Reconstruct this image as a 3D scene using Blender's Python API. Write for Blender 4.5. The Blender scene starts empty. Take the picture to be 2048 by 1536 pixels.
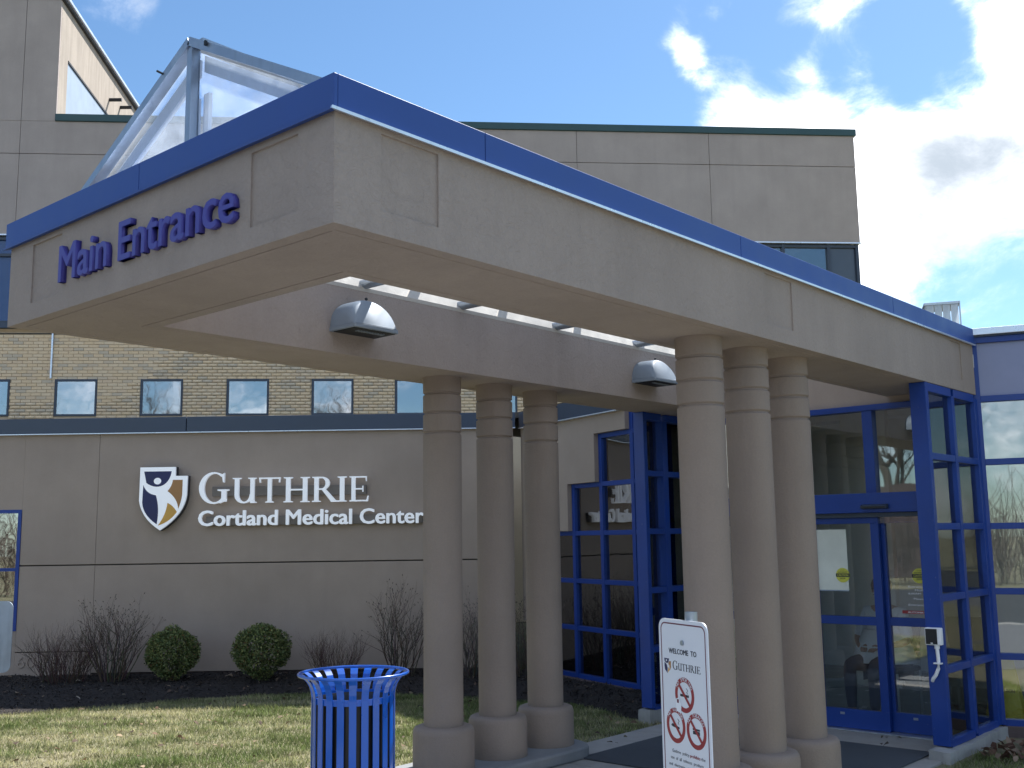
import bpy, bmesh, math, random
import numpy as np
from mathutils import Vector, Matrix, Euler
random.seed(7); RNG = np.random.default_rng(7)
S = bpy.context.scene
COL = S.collection
R = math.radians
PI = math.pi

# ------------------------------------------------------------------ camera
cam_d = bpy.data.cameras.new('camera')
cam = bpy.data.objects.new('camera', cam_d); COL.objects.link(cam); S.camera = cam
cam_d.sensor_width = 36; cam_d.lens = 2116.88 / 2048 * 36
cam_d.clip_start = 0.05; cam_d.clip_end = 3000
YAW, PIT, ROL = -0.7221, 0.1440, -0.0144
CP = Vector((3.1309, -2.5229, 1.75))
FWD = Vector((math.sin(YAW) * math.cos(PIT), math.cos(YAW) * math.cos(PIT), math.sin(PIT)))
r0 = Vector((math.cos(YAW), -math.sin(YAW), 0)); u0 = r0.cross(FWD)
rr = r0 * math.cos(ROL) + u0 * math.sin(ROL); uu = -r0 * math.sin(ROL) + u0 * math.cos(ROL)
m = Matrix((rr, uu, -FWD)).transposed().to_4x4(); m.translation = CP
cam.matrix_world = m

# ------------------------------------------------------------------ light
SUN_AZ, SUN_EL = R(-3), R(51)          # azimuth clockwise from +Y
sd = Vector((math.sin(SUN_AZ) * math.cos(SUN_EL), math.cos(SUN_AZ) * math.cos(SUN_EL), math.sin(SUN_EL)))
sl = bpy.data.lights.new('sun', 'SUN'); sl.energy = 2.3; sl.angle = R(0.6); sl.color = (1, .965, .915)
so = bpy.data.objects.new('sun', sl); COL.objects.link(so)
so.rotation_euler = sd.to_track_quat('Z', 'Y').to_euler()
S.view_settings.view_transform = 'Standard'; S.view_settings.look = 'None'
S.view_settings.exposure = 2.2; S.view_settings.gamma = 1; S.view_settings.use_curve_mapping = False
SKY_STRENGTH = 0.037

W = bpy.data.worlds.new('World'); S.world = W; W.use_nodes = True
nt = W.node_tree; nt.nodes.clear()
def wn(t, **k):
    n = nt.nodes.new(t)
    for a, b in k.items(): setattr(n, a, b)
    return n
def wmath(op, a, b=None, c=None, clamp=False):
    n = wn('ShaderNodeMath', operation=op, use_clamp=clamp)
    for i, x in enumerate((a, b, c)):
        if x is None: continue
        if isinstance(x, (int, float)): n.inputs[i].default_value = x
        else: nt.links.new(x, n.inputs[i])
    return n.outputs[0]
sky = wn('ShaderNodeTexSky', sky_type='NISHITA', sun_disc=False, sun_elevation=SUN_EL, sun_rotation=SUN_AZ)
sky.air_density = 1.0; sky.dust_density = 0.3; sky.ozone_density = 1.6; sky.altitude = 200
tc = wn('ShaderNodeTexCoord')
nrm = wn('ShaderNodeVectorMath', operation='NORMALIZE'); nt.links.new(tc.outputs['Generated'], nrm.inputs[0])
mp = wn('ShaderNodeMapping'); mp.inputs['Scale'].default_value = (1, 1, 1.5); mp.inputs['Location'].default_value = (3.1, 1.7, .4)
nt.links.new(nrm.outputs[0], mp.inputs[0])
def wnoise(scale, detail, rough, dist=0, off=None):
    n = wn('ShaderNodeTexNoise'); n.inputs['Scale'].default_value = scale; n.inputs['Detail'].default_value = detail
    n.inputs['Roughness'].default_value = rough; n.inputs['Distortion'].default_value = dist
    nt.links.new(mp.outputs[0], n.inputs['Vector']); return n.outputs['Fac']
big = wnoise(3.4, 3, .5); fine = wnoise(11.0, 14, .63, .35); core = wnoise(4.2, 4, .45); wisp = wnoise(20, 10, .62, .4)
bias = None
# drifts of cloud and clear patches: direction in the world, angular radius in degrees, weight
for d, rad, w in (((-.4588, .8023, .3780), 2.4, .40), ((-.4251, .8223, .3740), 3.0, .40), ((-.3618, .8642, .3496), 4.2, .30), ((-.3255, .8900, .320), 6, .20), ((-.2788, .9187, .2799), 6, .22), ((-.2876, .896, .3384), 4, .16), ((-.215, .8834, .425), 2.6, .34), ((-.21, .915, .335), 4, .16), ((-.3605, .8992, .2479), 3, .20),
                  ((-.3623, .8263, .4313), 2.4, .36), ((-.4796, .7569, .4439), 1.1, .30), ((-.4750, .7700, .4260), 1.2, .34), ((-.4655, .7818, .415), 1.1, .34), ((-.4480, .7693, .4560), 2.0, .28),
                  ((-.4312, .801, .4153), 1.8, -.14), ((-.2903, .8772, .3860), 2.2, -.56), ((-.3324, .8553, .3974), 2.2, -.52), ((-.3886, .8291, .4019), 1.9, -.44), ((-.30, .855, .43), 1.6, -.2),
                  ((-.6355, .6433, .427), 15, -.44), ((-.8, .42, .40), 15, -.38), ((-.58, .735, .35), 8, -.28),
                  ((-.25, .955, .165), 3.5, -.30), ((-.33, .912, .22), 2.5, -.12), ((-.7092, .5375, .4600), 2.4, .62), ((-.7965, .4075, .452), 2.2, .56), ((0, 0, 1), 100, .12), ((.55, -.75, .5), 60, .16)):
    v = Vector(d).normalized()
    dt = wn('ShaderNodeVectorMath', operation='DOT_PRODUCT'); nt.links.new(nrm.outputs[0], dt.inputs[0]); dt.inputs[1].default_value = v
    mr = wn('ShaderNodeMapRange', interpolation_type='SMOOTHSTEP')
    mr.inputs['From Min'].default_value = math.cos(R(rad * 1.5)); mr.inputs['From Max'].default_value = math.cos(R(rad * .2))
    mr.inputs['To Min'].default_value = 0; mr.inputs['To Max'].default_value = w
    nt.links.new(dt.outputs['Value'], mr.inputs['Value'])
    bias = mr.outputs[0] if bias is None else wmath('ADD', bias, mr.outputs[0])
dens = wmath('ADD', wmath('MULTIPLY', big, .45), wmath('MULTIPLY', fine, 1.7))
dens = wmath('ADD', dens, wmath('MULTIPLY', wisp, .35))
dens = wmath('ADD', dens, bias)
cr = wn('ShaderNodeMapRange', interpolation_type='SMOOTHSTEP'); nt.links.new(dens, cr.inputs['Value'])
cr.inputs['From Min'].default_value = 1.22; cr.inputs['From Max'].default_value = 2.06
shade = wn('ShaderNodeMapRange', interpolation_type='SMOOTHSTEP')
gd = wn('ShaderNodeVectorMath', operation='DOT_PRODUCT'); nt.links.new(nrm.outputs[0], gd.inputs[0]); gd.inputs[1].default_value = Vector((-.300, .905, .290)).normalized()
gm = wn('ShaderNodeMapRange', interpolation_type='SMOOTHSTEP'); nt.links.new(gd.outputs['Value'], gm.inputs['Value'])
gm.inputs['From Min'].default_value = math.cos(R(7)); gm.inputs['From Max'].default_value = math.cos(R(1)); gm.inputs['To Max'].default_value = .20
nt.links.new(wmath('ADD', wmath('ADD', wmath('MULTIPLY', core, 1.0), wmath('MULTIPLY', big, .45)), wmath('ADD', gm.outputs[0], wmath('MULTIPLY', fine, .55))), shade.inputs['Value'])
shade.inputs['From Min'].default_value = .96; shade.inputs['From Max'].default_value = 1.46
cmix = wn('ShaderNodeMix', data_type='RGBA'); nt.links.new(shade.outputs[0], cmix.inputs['Factor'])
cmix.inputs['A'].default_value = (1.05, 1.04, 1.06, 1); cmix.inputs['B'].default_value = (.175, .20, .23, 1)
sat = wn('ShaderNodeMix', data_type='RGBA', blend_type='MULTIPLY'); sat.inputs['Factor'].default_value = 1
nt.links.new(sky.outputs[0], sat.inputs['A']); sat.inputs['B'].default_value = (.72, .90, 1.0, 1)
bg1 = wn('ShaderNodeBackground'); bg1.inputs['Strength'].default_value = SKY_STRENGTH; nt.links.new(sat.outputs['Result'], bg1.inputs['Color'])
bg2 = wn('ShaderNodeBackground'); bg2.inputs['Strength'].default_value = .80; nt.links.new(cmix.outputs['Result'], bg2.inputs['Color'])
ms = wn('ShaderNodeMixShader'); nt.links.new(wmath('POWER', cr.outputs[0], 1.9), ms.inputs[0]); nt.links.new(bg1.outputs[0], ms.inputs[1]); nt.links.new(bg2.outputs[0], ms.inputs[2])
wo = wn('ShaderNodeOutputWorld'); nt.links.new(ms.outputs[0], wo.inputs[0])

# ------------------------------------------------------------------ materials
class Mat:
    def __init__(s, name):
        s.m = bpy.data.materials.new(name); s.m.use_nodes = True; s.t = s.m.node_tree
        s.b = s.t.nodes['Principled BSDF']; s.tc = None
    def n(s, t, **k):
        n = s.t.nodes.new(t)
        for a, b in k.items(): setattr(n, a, b)
        return n
    def l(s, a, b): s.t.links.new(a, b)
    def coord(s, world=False):
        if world: return s.n('ShaderNodeNewGeometry').outputs['Position']
        return s.n('ShaderNodeTexCoord').outputs['Object']
    def noise(s, vec, scale, detail=4, rough=.5, stretch=None, dist=0):
        if stretch:
            mpn = s.n('ShaderNodeMapping'); mpn.inputs['Scale'].default_value = stretch; s.l(vec, mpn.inputs[0]); vec = mpn.outputs[0]
        n = s.n('ShaderNodeTexNoise'); s.l(vec, n.inputs['Vector']); n.inputs['Scale'].default_value = scale
        n.inputs['Detail'].default_value = detail; n.inputs['Roughness'].default_value = rough; n.inputs['Distortion'].default_value = dist
        return n.outputs['Fac']
    def rng(s, val, a, b, c, d):
        n = s.n('ShaderNodeMapRange'); s.l(val, n.inputs['Value'])
        for k, x in zip(('From Min', 'From Max', 'To Min', 'To Max'), (a, b, c, d)): n.inputs[k].default_value = x
        return n.outputs[0]
    def mix(s, fac, a, b, blend='MIX'):
        n = s.n('ShaderNodeMix', data_type='RGBA', blend_type=blend)
        for k, x in (('Factor', fac), ('A', a), ('B', b)):
            if isinstance(x, tuple): n.inputs[k].default_value = (*x, 1)
            elif isinstance(x, (int, float)): n.inputs[k].default_value = x
            else: s.l(x, n.inputs[k])
        return n.outputs['Result']
    def base(s, x):
        if isinstance(x, tuple): s.b.inputs['Base Color'].default_value = (*x, 1)
        else: s.l(x, s.b.inputs['Base Color'])
    def rough(s, x):
        if isinstance(x, (int, float)): s.b.inputs['Roughness'].default_value = x
        else: s.l(x, s.b.inputs['Roughness'])
    def bump(s, h, strength=.3, dist=.01):
        n = s.n('ShaderNodeBump'); n.inputs['Strength'].default_value = strength; n.inputs['Distance'].default_value = dist
        s.l(h, n.inputs['Height']); s.l(n.outputs[0], s.b.inputs['Normal'])
    def spec(s, x): s.b.inputs['Specular IOR Level'].default_value = x

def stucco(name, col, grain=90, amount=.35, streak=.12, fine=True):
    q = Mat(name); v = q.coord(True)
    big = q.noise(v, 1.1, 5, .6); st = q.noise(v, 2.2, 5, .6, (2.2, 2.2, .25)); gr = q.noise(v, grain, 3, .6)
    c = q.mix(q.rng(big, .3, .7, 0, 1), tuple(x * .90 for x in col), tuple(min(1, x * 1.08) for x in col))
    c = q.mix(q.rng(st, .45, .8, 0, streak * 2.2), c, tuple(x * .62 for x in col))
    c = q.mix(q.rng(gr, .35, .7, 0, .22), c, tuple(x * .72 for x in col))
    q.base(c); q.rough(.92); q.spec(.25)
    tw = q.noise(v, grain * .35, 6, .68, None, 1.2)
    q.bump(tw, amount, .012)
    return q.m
def paint(name, col, rough=.35, var=.10, coat=0, wear=0, spec=.5):
    q = Mat(name); v = q.coord(True)
    a = q.noise(v, 3.0, 4, .6); b = q.noise(v, 40, 4, .6)
    c = q.mix(q.rng(a, .3, .7, 0, 1), tuple(x * (1 - var) for x in col), tuple(min(1, x * (1 + var)) for x in col))
    if wear: c = q.mix(q.rng(b, .68, .74, 0, wear), c, (.35, .36, .38))
    q.base(c); q.rough(q.rng(a, .3, .7, rough * .85, rough * 1.15)); q.spec(spec)
    if coat: q.b.inputs['Coat Weight'].default_value = coat; q.b.inputs['Coat Roughness'].default_value = .12
    return q.m
def metal(name, col, rough=.4, var=.15, met=.9):
    q = Mat(name); v = q.coord(True)
    a = q.noise(v, 6, 5, .65); st = q.noise(v, 9, 4, .6, (2, 2, .3))
    c = q.mix(q.rng(a, .3, .7, 0, 1), tuple(x * (1 - var) for x in col), col)
    c = q.mix(q.rng(st, .55, .8, 0, .5), c, tuple(x * .5 for x in col))
    q.base(c); q.rough(q.rng(a, .3, .7, rough * .8, rough * 1.3)); q.b.inputs['Metallic'].default_value = met
    return q.m
def glass(name, tint, refl, wave=.02, gain=1.0):
    q = Mat(name); v = q.coord(True)
    gl = q.n('ShaderNodeBsdfGlossy'); gl.inputs['Roughness'].default_value = .015; gl.inputs['Color'].default_value = (gain, gain, gain, 1)
    tr = q.n('ShaderNodeBsdfTransparent'); tr.inputs['Color'].default_value = (*tint, 1)
    h = q.noise(v, 1.7, 2, .4); bp_ = q.n('ShaderNodeBump'); bp_.inputs['Strength'].default_value = wave * 4; bp_.inputs['Distance'].default_value = .012
    q.l(h, bp_.inputs['Height']); q.l(bp_.outputs[0], gl.inputs['Normal'])
    lw = q.n('ShaderNodeFresnel'); lw.inputs['IOR'].default_value = 1.5
    f = q.n('ShaderNodeMath', operation='ADD', use_clamp=True); q.l(lw.outputs[0], f.inputs[0]); f.inputs[1].default_value = refl
    mx = q.n('ShaderNodeMixShader'); q.l(f.outputs[0], mx.inputs[0]); q.l(tr.outputs[0], mx.inputs[1]); q.l(gl.outputs[0], mx.inputs[2])
    out = [n for n in q.t.nodes if n.type == 'OUTPUT_MATERIAL'][0]; q.l(mx.outputs[0], out.inputs[0]); return q.m
def tinted(name, rough=.8, noise_scale=0, c2=None, trans=0):
    q = Mat(name); a = q.n('ShaderNodeAttribute', attribute_name='tint')
    c = a.outputs['Color']
    if noise_scale:
        f = q.noise(q.coord(True), noise_scale, 4, .6); c = q.mix(q.rng(f, .35, .7, 0, .5), c, c2)
        q.bump(f, .3, .004)
    q.base(c); q.rough(rough); q.spec(.3)
    if trans:
        tl = q.n('ShaderNodeBsdfTranslucent'); q.l(c, tl.inputs['Color'])
        mx = q.n('ShaderNodeMixShader'); mx.inputs[0].default_value = trans
        q.l(q.b.outputs[0], mx.inputs[1]); q.l(tl.outputs[0], mx.inputs[2])
        out = [n for n in q.t.nodes if n.type == 'OUTPUT_MATERIAL'][0]; q.l(mx.outputs[0], out.inputs[0])
    return q.m

M = {}
M['stucco'] = stucco('canopy_stucco', (.39, .325, .282), 60, .85)
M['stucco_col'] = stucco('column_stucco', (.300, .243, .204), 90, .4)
M['stucco_dark'] = stucco('wing_stucco', (.39, .318, .265), 120, .18, .06)
M['stucco_up'] = stucco('upper_stucco', (.42, .36, .33), 60, .12, .10)
M['stucco_side'] = stucco('tower_stucco', (.38, .33, .28), 30, .25, .45)
M['joint'] = paint('joint_dark', (.09, .08, .07), .9)
M['plaster'] = stucco('curb_plaster', (.52, .48, .42), 40, .35, .05)
M['fascia'] = paint('fascia_blue', (.032, .082, .30), .48, .06, .0, 0, .35)
M['hem'] = metal('hem_metal', (.72, .78, .88), .3, .05, .6)
M['navy'] = paint('fascia_slate', (.040, .058, .095), .38, .08)
M['frame'] = paint('frame_blue', (.010, .048, .265), .40, .10, .1, .25, .4)
M['letter_blue'] = paint('letter_blue', (.055, .050, .30), .45, .05)
M['green'] = paint('coping_green', (.025, .07, .075), .4)
M['slate'] = paint('slate_frame', (.035, .05, .08), .4)
M['slate_glass'] = paint('spandrel_dark', (.06, .075, .10), .15, .05, .5)
M['navy_blue'] = paint('blue_spandrel', (.012, .055, .18), .2, .05, .4)
M['lav'] = paint('spandrel_lavender', (.25, .27, .42), .25, .05)
M['white'] = paint('white_face', (.90, .91, .94), .35, .02)
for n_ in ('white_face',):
    bn = M['white'].node_tree.nodes['Principled BSDF']; M['letter_glow_face'] = M['white'].copy(); bn = M['letter_glow_face'].node_tree.nodes['Principled BSDF']; bn.inputs['Emission Color'].default_value = (.85, .92, 1, 1); bn.inputs['Emission Strength'].default_value = .055  # slight glow added so the unlit sign faces look brighter
M['sign_white'] = paint('sign_white', (.80, .82, .86), .3, .02)
M['return'] = paint('letter_return', (.02, .024, .035), .4)
M['shield_navy'] = paint('shield_navy', (.010, .014, .095), .3)
M['shield_or'] = paint('shield_orange', (.40, .20, .07), .35)
M['shield_ye'] = paint('shield_yellow', (.70, .38, .07), .35)
M['rail'] = paint('rail_paint', (.165, .145, .128), .7)
M['alu'] = metal('aluminium', (.58, .62, .66), .38, .2)
M['galv'] = metal('galvanised', (.42, .47, .53), .42, .25)
M['light_body'] = paint('light_body', (.22, .255, .29), .5, .12)
M['dark'] = paint('dark_matte', (.012, .014, .018), .6)
M['black'] = paint('black_plastic', (.012, .012, .014), .35)
M['can'] = paint('can_blue', (.003, .115, .56), .30, .04, 1.0, 0)
M['red'] = paint('sign_red', (.32, .028, .035), .4, .03)
M['maroon'] = paint('sign_maroon', (.16, .03, .055), .4, .03)
M['ink'] = paint('ink', (.02, .022, .035), .5)
M['yellow'] = paint('sticker_yellow', (.62, .60, .08), .4)
M['wet'] = paint('wet_yellow', (.80, .66, .05), .4)
M['paper'] = paint('paper', (.72, .74, .66), .7)
M['concrete'] = stucco('concrete', (.34, .33, .31), 60, .2, .2)
M['paving'] = stucco('grey_paving', (.17, .17, .175), 60, .2, .2)
M['plinth'] = stucco('plinth_concrete', (.24, .25, .26), 60, .2, .2)
M['stone'] = stucco('stone_curb', (.38, .38, .37), 14, .9, .5)
M['brown_stone'] = stucco('brown_base', (.13, .10, .095), 12, .8, .5)
M['mat'] = stucco('entrance_mat', (.075, .085, .098), 160, .5, .05)
M['asphalt'] = stucco('asphalt', (.055, .055, .058), 120, .5, .05)
M['interior'] = paint('interior_wall', (.70, .71, .69), .8)
M['cream'] = stucco('cream_block', (.74, .72, .64), 20, .2, .05)
M['int_floor'] = paint('interior_floor', (.30, .30, .29), .25)
M['glass'] = glass('storefront_glass', (.90, .94, .95), .09, .03)
M['glass_r'] = glass('reflective_glass', (.90, .94, .95), .12, .03)
M['glass_w'] = glass('window_glass', (.40, .45, .52), .30, .05)
M['glass_l'] = glass('dark_glass', (.74, .80, .82), .15, .06)
M['pale'] = paint('pale_flange', (.62, .66, .72), .5)
M['blind'] = paint('window_blind', (.26, .33, .42), .8)
M['brick'] = tinted('buff_brick', .85, 60, (.62, .47, .30))
M['mortar'] = stucco('mortar', (.58, .46, .33), 60, .3)
M['leaf'] = tinted('leaf_green', .45, 0, None, .25)
M['blade'] = tinted('grass_blade', .7, 0, None, .35)
M['dead'] = tinted('dead_leaf', .8, 0, None, .2)
M['chip'] = tinted('mulch_chip', .9)
M['twig'] = tinted('twig', .85)
M['skin'] = paint('skin', (.50, .32, .24), .5)
M['shirt'] = paint('shirt_cloth', (.84, .88, .93), .9, .06)
M['trouser'] = paint('trouser_cloth', (.05, .06, .10), .9)
M['hair'] = paint('hair', (.05, .03, .02), .6)
M['bark'] = stucco('bark', (.11, .095, .08), 20, .6, .2)

def translucent(name, col, tr, tl, rough=.25):
    q = Mat(name); v = q.coord(True)
    st = q.noise(v, 5, 6, .7, (1, 1, .25)); bl = q.noise(v, 3, 5, .6)
    c = q.mix(q.rng(st, .4, .75, 0, .6), col, tuple(x * .7 for x in col))
    T_ = q.n('ShaderNodeBsdfTransparent'); T_.inputs[0].default_value = (.93, .96, 1, 1)
    L_ = q.n('ShaderNodeBsdfTranslucent'); q.l(c, L_.inputs[0]); q.base(c); q.rough(rough)
    a = q.n('ShaderNodeMixShader'); a.inputs[0].default_value = tl; q.l(q.b.outputs[0], a.inputs[1]); q.l(L_.outputs[0], a.inputs[2])
    f = q.rng(q.mix(.5, st, bl), .35, .65, tr + .12, tr - .2)
    b = q.n('ShaderNodeMixShader'); q.l(f, b.inputs[0]); q.l(a.outputs[0], b.inputs[1]); q.l(T_.outputs[0], b.inputs[2])
    out = [n for n in q.t.nodes if n.type == 'OUTPUT_MATERIAL'][0]; q.l(b.outputs[0], out.inputs[0]); return q.m
M['poly'] = translucent('skylight_glazing', (.82, .86, .90), .90, .6)
M['poly_dirty'] = translucent('old_skylight_panel', (.80, .84, .86), .12, .35)

def ground_mat():
    q = Mat('lawn_soil'); v = q.coord(True)
    a = q.noise(v, .9, 5, .6); b = q.noise(v, 7, 6, .7); c = q.noise(v, 60, 4, .7)
    col = q.mix(q.rng(a, .35, .65, 0, 1), (.15, .16, .075), (.27, .24, .15))
    col = q.mix(q.rng(b, .4, .7, 0, .6), col, (.10, .085, .045))
    col = q.mix(q.rng(c, .4, .7, 0, .5), col, (.28, .255, .17))
    q.base(col); q.rough(.95); q.bump(c, .7, .02); return q.m
M['soil'] = ground_mat()
def mulch_mat():
    q = Mat('mulch'); v = q.coord(True); b = q.noise(v, 25, 6, .75); c = q.noise(v, 90, 4, .7)
    col = q.mix(q.rng(b, .35, .7, 0, 1), (.010, .009, .010), (.050, .040, .035)); q.base(col); q.rough(.95); q.bump(b, 1, .03); return q.m
M['mulch'] = mulch_mat()

# ------------------------------------------------------------------ helpers
def prop(o, label=None, cat=None, group=None, kind=None):
    if label: o['label'] = label
    if cat: o['category'] = cat
    if group: o['group'] = group
    if kind: o['kind'] = kind
    return o
def T(name, label, cat, loc=(0, 0, 0), rz=0, group=None):
    o = bpy.data.objects.new(name, None); COL.objects.link(o); o.empty_display_size = .1
    o.location = loc; o.rotation_euler = (0, 0, rz); return prop(o, label, cat, group)
def link(name, me, mat, parent=None, loc=None, rz=0):
    o = bpy.data.objects.new(name, me); COL.objects.link(o)
    if mat is not None:
        me.materials.clear()
        for x in (mat if isinstance(mat, (list, tuple)) else [mat]): me.materials.append(M[x] if isinstance(x, str) else x)
    if parent: o.parent = parent
    if loc: o.location = loc
    if rz: o.rotation_euler = (0, 0, rz)
    return o
class G:
    def __init__(s): s.b = bmesh.new()
    def box(s, x0, y0, z0, x1, y1, z1, mi=0):
        vs = [s.b.verts.new(p) for p in ((x0, y0, z0), (x1, y0, z0), (x1, y1, z0), (x0, y1, z0), (x0, y0, z1), (x1, y0, z1), (x1, y1, z1), (x0, y1, z1))]
        for f in ((0, 3, 2, 1), (4, 5, 6, 7), (0, 1, 5, 4), (1, 2, 6, 5), (2, 3, 7, 6), (3, 0, 4, 7)):
            k = s.b.faces.new([vs[i] for i in f]); k.material_index = mi
        return s
    def prism(s, pts, a, b, ax='y', mi=0):
        def P(p, t): return {'y': (p[0], t, p[1]), 'z': (p[0], p[1], t), 'x': (t, p[0], p[1])}[ax]
        v0 = [s.b.verts.new(P(p, a)) for p in pts]; v1 = [s.b.verts.new(P(p, b)) for p in pts]; n = len(pts)
        fs = [s.b.faces.new(v0), s.b.faces.new(v1[::-1])]
        for i in range(n): fs.append(s.b.faces.new((v0[i], v1[i], v1[(i + 1) % n], v0[(i + 1) % n])))
        for f in fs: f.material_index = mi
        return s
    def hexa(s, P8):
        vs = [s.b.verts.new(p) for p in P8]
        for f in ((0, 3, 2, 1), (4, 5, 6, 7), (0, 1, 5, 4), (1, 2, 6, 5), (2, 3, 7, 6), (3, 0, 4, 7)): s.b.faces.new([vs[i] for i in f])
        return s
    def bar(s, p, q, w, h, up=(0, 0, 1)):
        p, q = Vector(p), Vector(q); d = (q - p).normalized(); up = Vector(up)
        x = d.cross(up).normalized() * w / 2; y = x.normalized().cross(d).normalized() * h / 2
        return s.hexa([p - x - y, p + x - y, q + x - y, q - x - y, p - x + y, p + x + y, q + x + y, q - x + y])
    def tube(s, pts, r, n=8, cap=True):
        pts = [Vector(p) for p in pts]; rs = r if isinstance(r, (list, tuple)) else [r] * len(pts); rings = []
        for i, p in enumerate(pts):
            d = (pts[min(i + 1, len(pts) - 1)] - pts[max(i - 1, 0)]).normalized()
            a = d.cross(Vector((0.13, .31, 1)) if abs(d.z) < .97 else Vector((1, 0, 0))).normalized(); b = d.cross(a)
            rings.append([s.b.verts.new(p + (a * math.cos(2 * PI * k / n) + b * math.sin(2 * PI * k / n)) * rs[i]) for k in range(n)])
        for A, B in zip(rings, rings[1:]):
            for k in range(n): s.b.faces.new((A[k], A[(k + 1) % n], B[(k + 1) % n], B[k]))
        if cap: s.b.faces.new(rings[0][::-1]); s.b.faces.new(rings[-1])
        return s
    def lathe(s, prof, n=48, cx=0, cy=0, cap=True):
        rings = [[s.b.verts.new((cx + r * math.cos(2 * PI * k / n), cy + r * math.sin(2 * PI * k / n), z)) for k in range(n)] for r, z in prof]
        for A, B in zip(rings, rings[1:]):
            for k in range(n): s.b.faces.new((A[k], A[(k + 1) % n], B[(k + 1) % n], B[k]))
        if cap: s.b.faces.new(rings[0][::-1]); s.b.faces.new(rings[-1])
        return s
    def ball(s, c, r, sc=(1, 1, 1), sub=2):
        mt = Matrix.Translation(c) @ Matrix.Diagonal((*sc, 1)); bmesh.ops.create_icosphere(s.b, subdivisions=sub, radius=r, matrix=mt); return s
    def mesh(s, name, smooth=False, tri=False):
        bmesh.ops.recalc_face_normals(s.b, faces=s.b.faces)
        if tri: bmesh.ops.triangulate(s.b, faces=[f for f in s.b.faces if len(f.verts) > 4])
        me = bpy.data.meshes.new(name); s.b.to_mesh(me); s.b.free()
        if smooth:
            me.polygons.foreach_set('use_smooth', [True] * len(me.polygons))
            if smooth != 2: me.set_sharp_from_angle(angle=R(38))
        return me
    def obj(s, name, mat, parent=None, smooth=False, bevel=0, loc=None, rz=0, tri=False):
        o = link(name, s.mesh(name, smooth, tri), mat, parent, loc, rz)
        if bevel:
            b = o.modifiers.new('bevel', 'BEVEL'); b.width = bevel; b.segments = 2; b.limit_method = 'ANGLE'; b.angle_limit = R(40)
            b.harden_normals = False
        return o
def box(name, mat, parent, *a, bevel=0): return G().box(*a).obj(name, mat, parent, bevel=bevel)
def structure(o): o['kind'] = 'structure'; return o
def stuff(o): o['kind'] = 'stuff'; return o

def txt_mesh(s, size=1, depth=0, bold=0, spacing=1, res=3):
    cu = bpy.data.curves.new('t', 'FONT'); cu.body = s; cu.size = size; cu.extrude = depth / 2; cu.offset = bold; cu.space_character = spacing
    cu.resolution_u = res; o = bpy.data.objects.new('t', cu); COL.objects.link(o)
    dg = bpy.context.evaluated_depsgraph_get(); me = bpy.data.meshes.new_from_object(o.evaluated_get(dg))
    bpy.data.objects.remove(o); bpy.data.curves.remove(cu); return me
def xr(me):
    if not me.vertices: return (0, 0)
    xs = [v.co.x for v in me.vertices]; return min(xs), max(xs)
def letters(parent, s, x0, x1, base, cap, y, depth, mat, bold=.012, name='letter', spacing=1.0):
    """individual upright letters in the local XZ plane, front at y, going back by depth"""
    full = txt_mesh(s, 1, .1, 0, spacing); a, b = xr(full); sx = (x1 - x0) / (b - a)
    H = txt_mesh('H', 1, .1, 0); hz = max(v.co.y for v in H.vertices); sz = cap / hz
    bar = xr(txt_mesh('|', 1, .1, 0))[1]
    for i, ch in enumerate(s):
        if ch == ' ': continue
        off = xr(txt_mesh(s[:i] + '|', 1, .1, 0, spacing))[1] - bar if i else 0
        me = txt_mesh(ch, 1, .1, 0, spacing); bm = bmesh.new(); e = bold * 1.0
        for j, (ox, oz) in enumerate(((0, 0), (e, 0), (-e, 0), (e * .5, e * .6), (-e * .5, -e * .6), (e * .5, -e * .6), (-e * .5, e * .6)) if e else ((0, 0),)):
            t = bmesh.new(); t.from_mesh(me); bmesh.ops.remove_doubles(t, verts=t.verts, dist=1e-5); dj = j * .00012
            for v in t.verts:
                x, yy, z = v.co; v.co = ((x + ox + off - a) * sx, (depth + dj if z < 0 else -dj), (yy + oz) * sz)
            tm = bpy.data.meshes.new('t'); t.to_mesh(tm); t.free(); bm.from_mesh(tm); bpy.data.meshes.remove(tm)
        bmesh.ops.recalc_face_normals(bm, faces=bm.faces)
        for f in bm.faces: f.material_index = 0 if abs(f.normal.y) > .7 else 1
        bm.to_mesh(me); bm.free()
        link(name, me, mat, parent, (x0, y, base))
def flat_text(parent, s, cx, z, cap, y, mat, width=None, bold=0, name='print', rot=0, left=False):
    s = s.replace(' ', '  '); m0 = txt_mesh(s, 1, .002, 0, 1, 2); a, b = xr(m0); hz = 0.69; bm = bmesh.new(); e = bold * 1.2
    for j, (ox, oz) in enumerate(((0, 0), (e, 0), (-e, 0), (0, e * .6)) if e else ((0, 0),)):
        k0 = len(bm.verts); bm.from_mesh(m0); bm.verts.ensure_lookup_table()
        for v in bm.verts[k0:]: v.co.x += ox; v.co.y += oz; v.co.z += j * .0012
    me = bpy.data.meshes.new('print'); bm.to_mesh(me); bm.free(); bpy.data.meshes.remove(m0)
    sz = cap / hz; sx = sz if width is None else width / (b - a)
    mid = a if left else (a + b) / 2; co, si = math.cos(rot), math.sin(rot)
    for v in me.vertices:
        X, Z = (v.co.x - mid) * sx, v.co.y * sz; v.co = (cx + X * co - Z * si, y - v.co.z * .1, z + X * si + Z * co)
    return link(name, me, mat, parent)

ZB, ZS, ZT, WX, LY, TX, TY = 2.967, 3.427, 3.567, 2.891, 7.38, .621, .603

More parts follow.
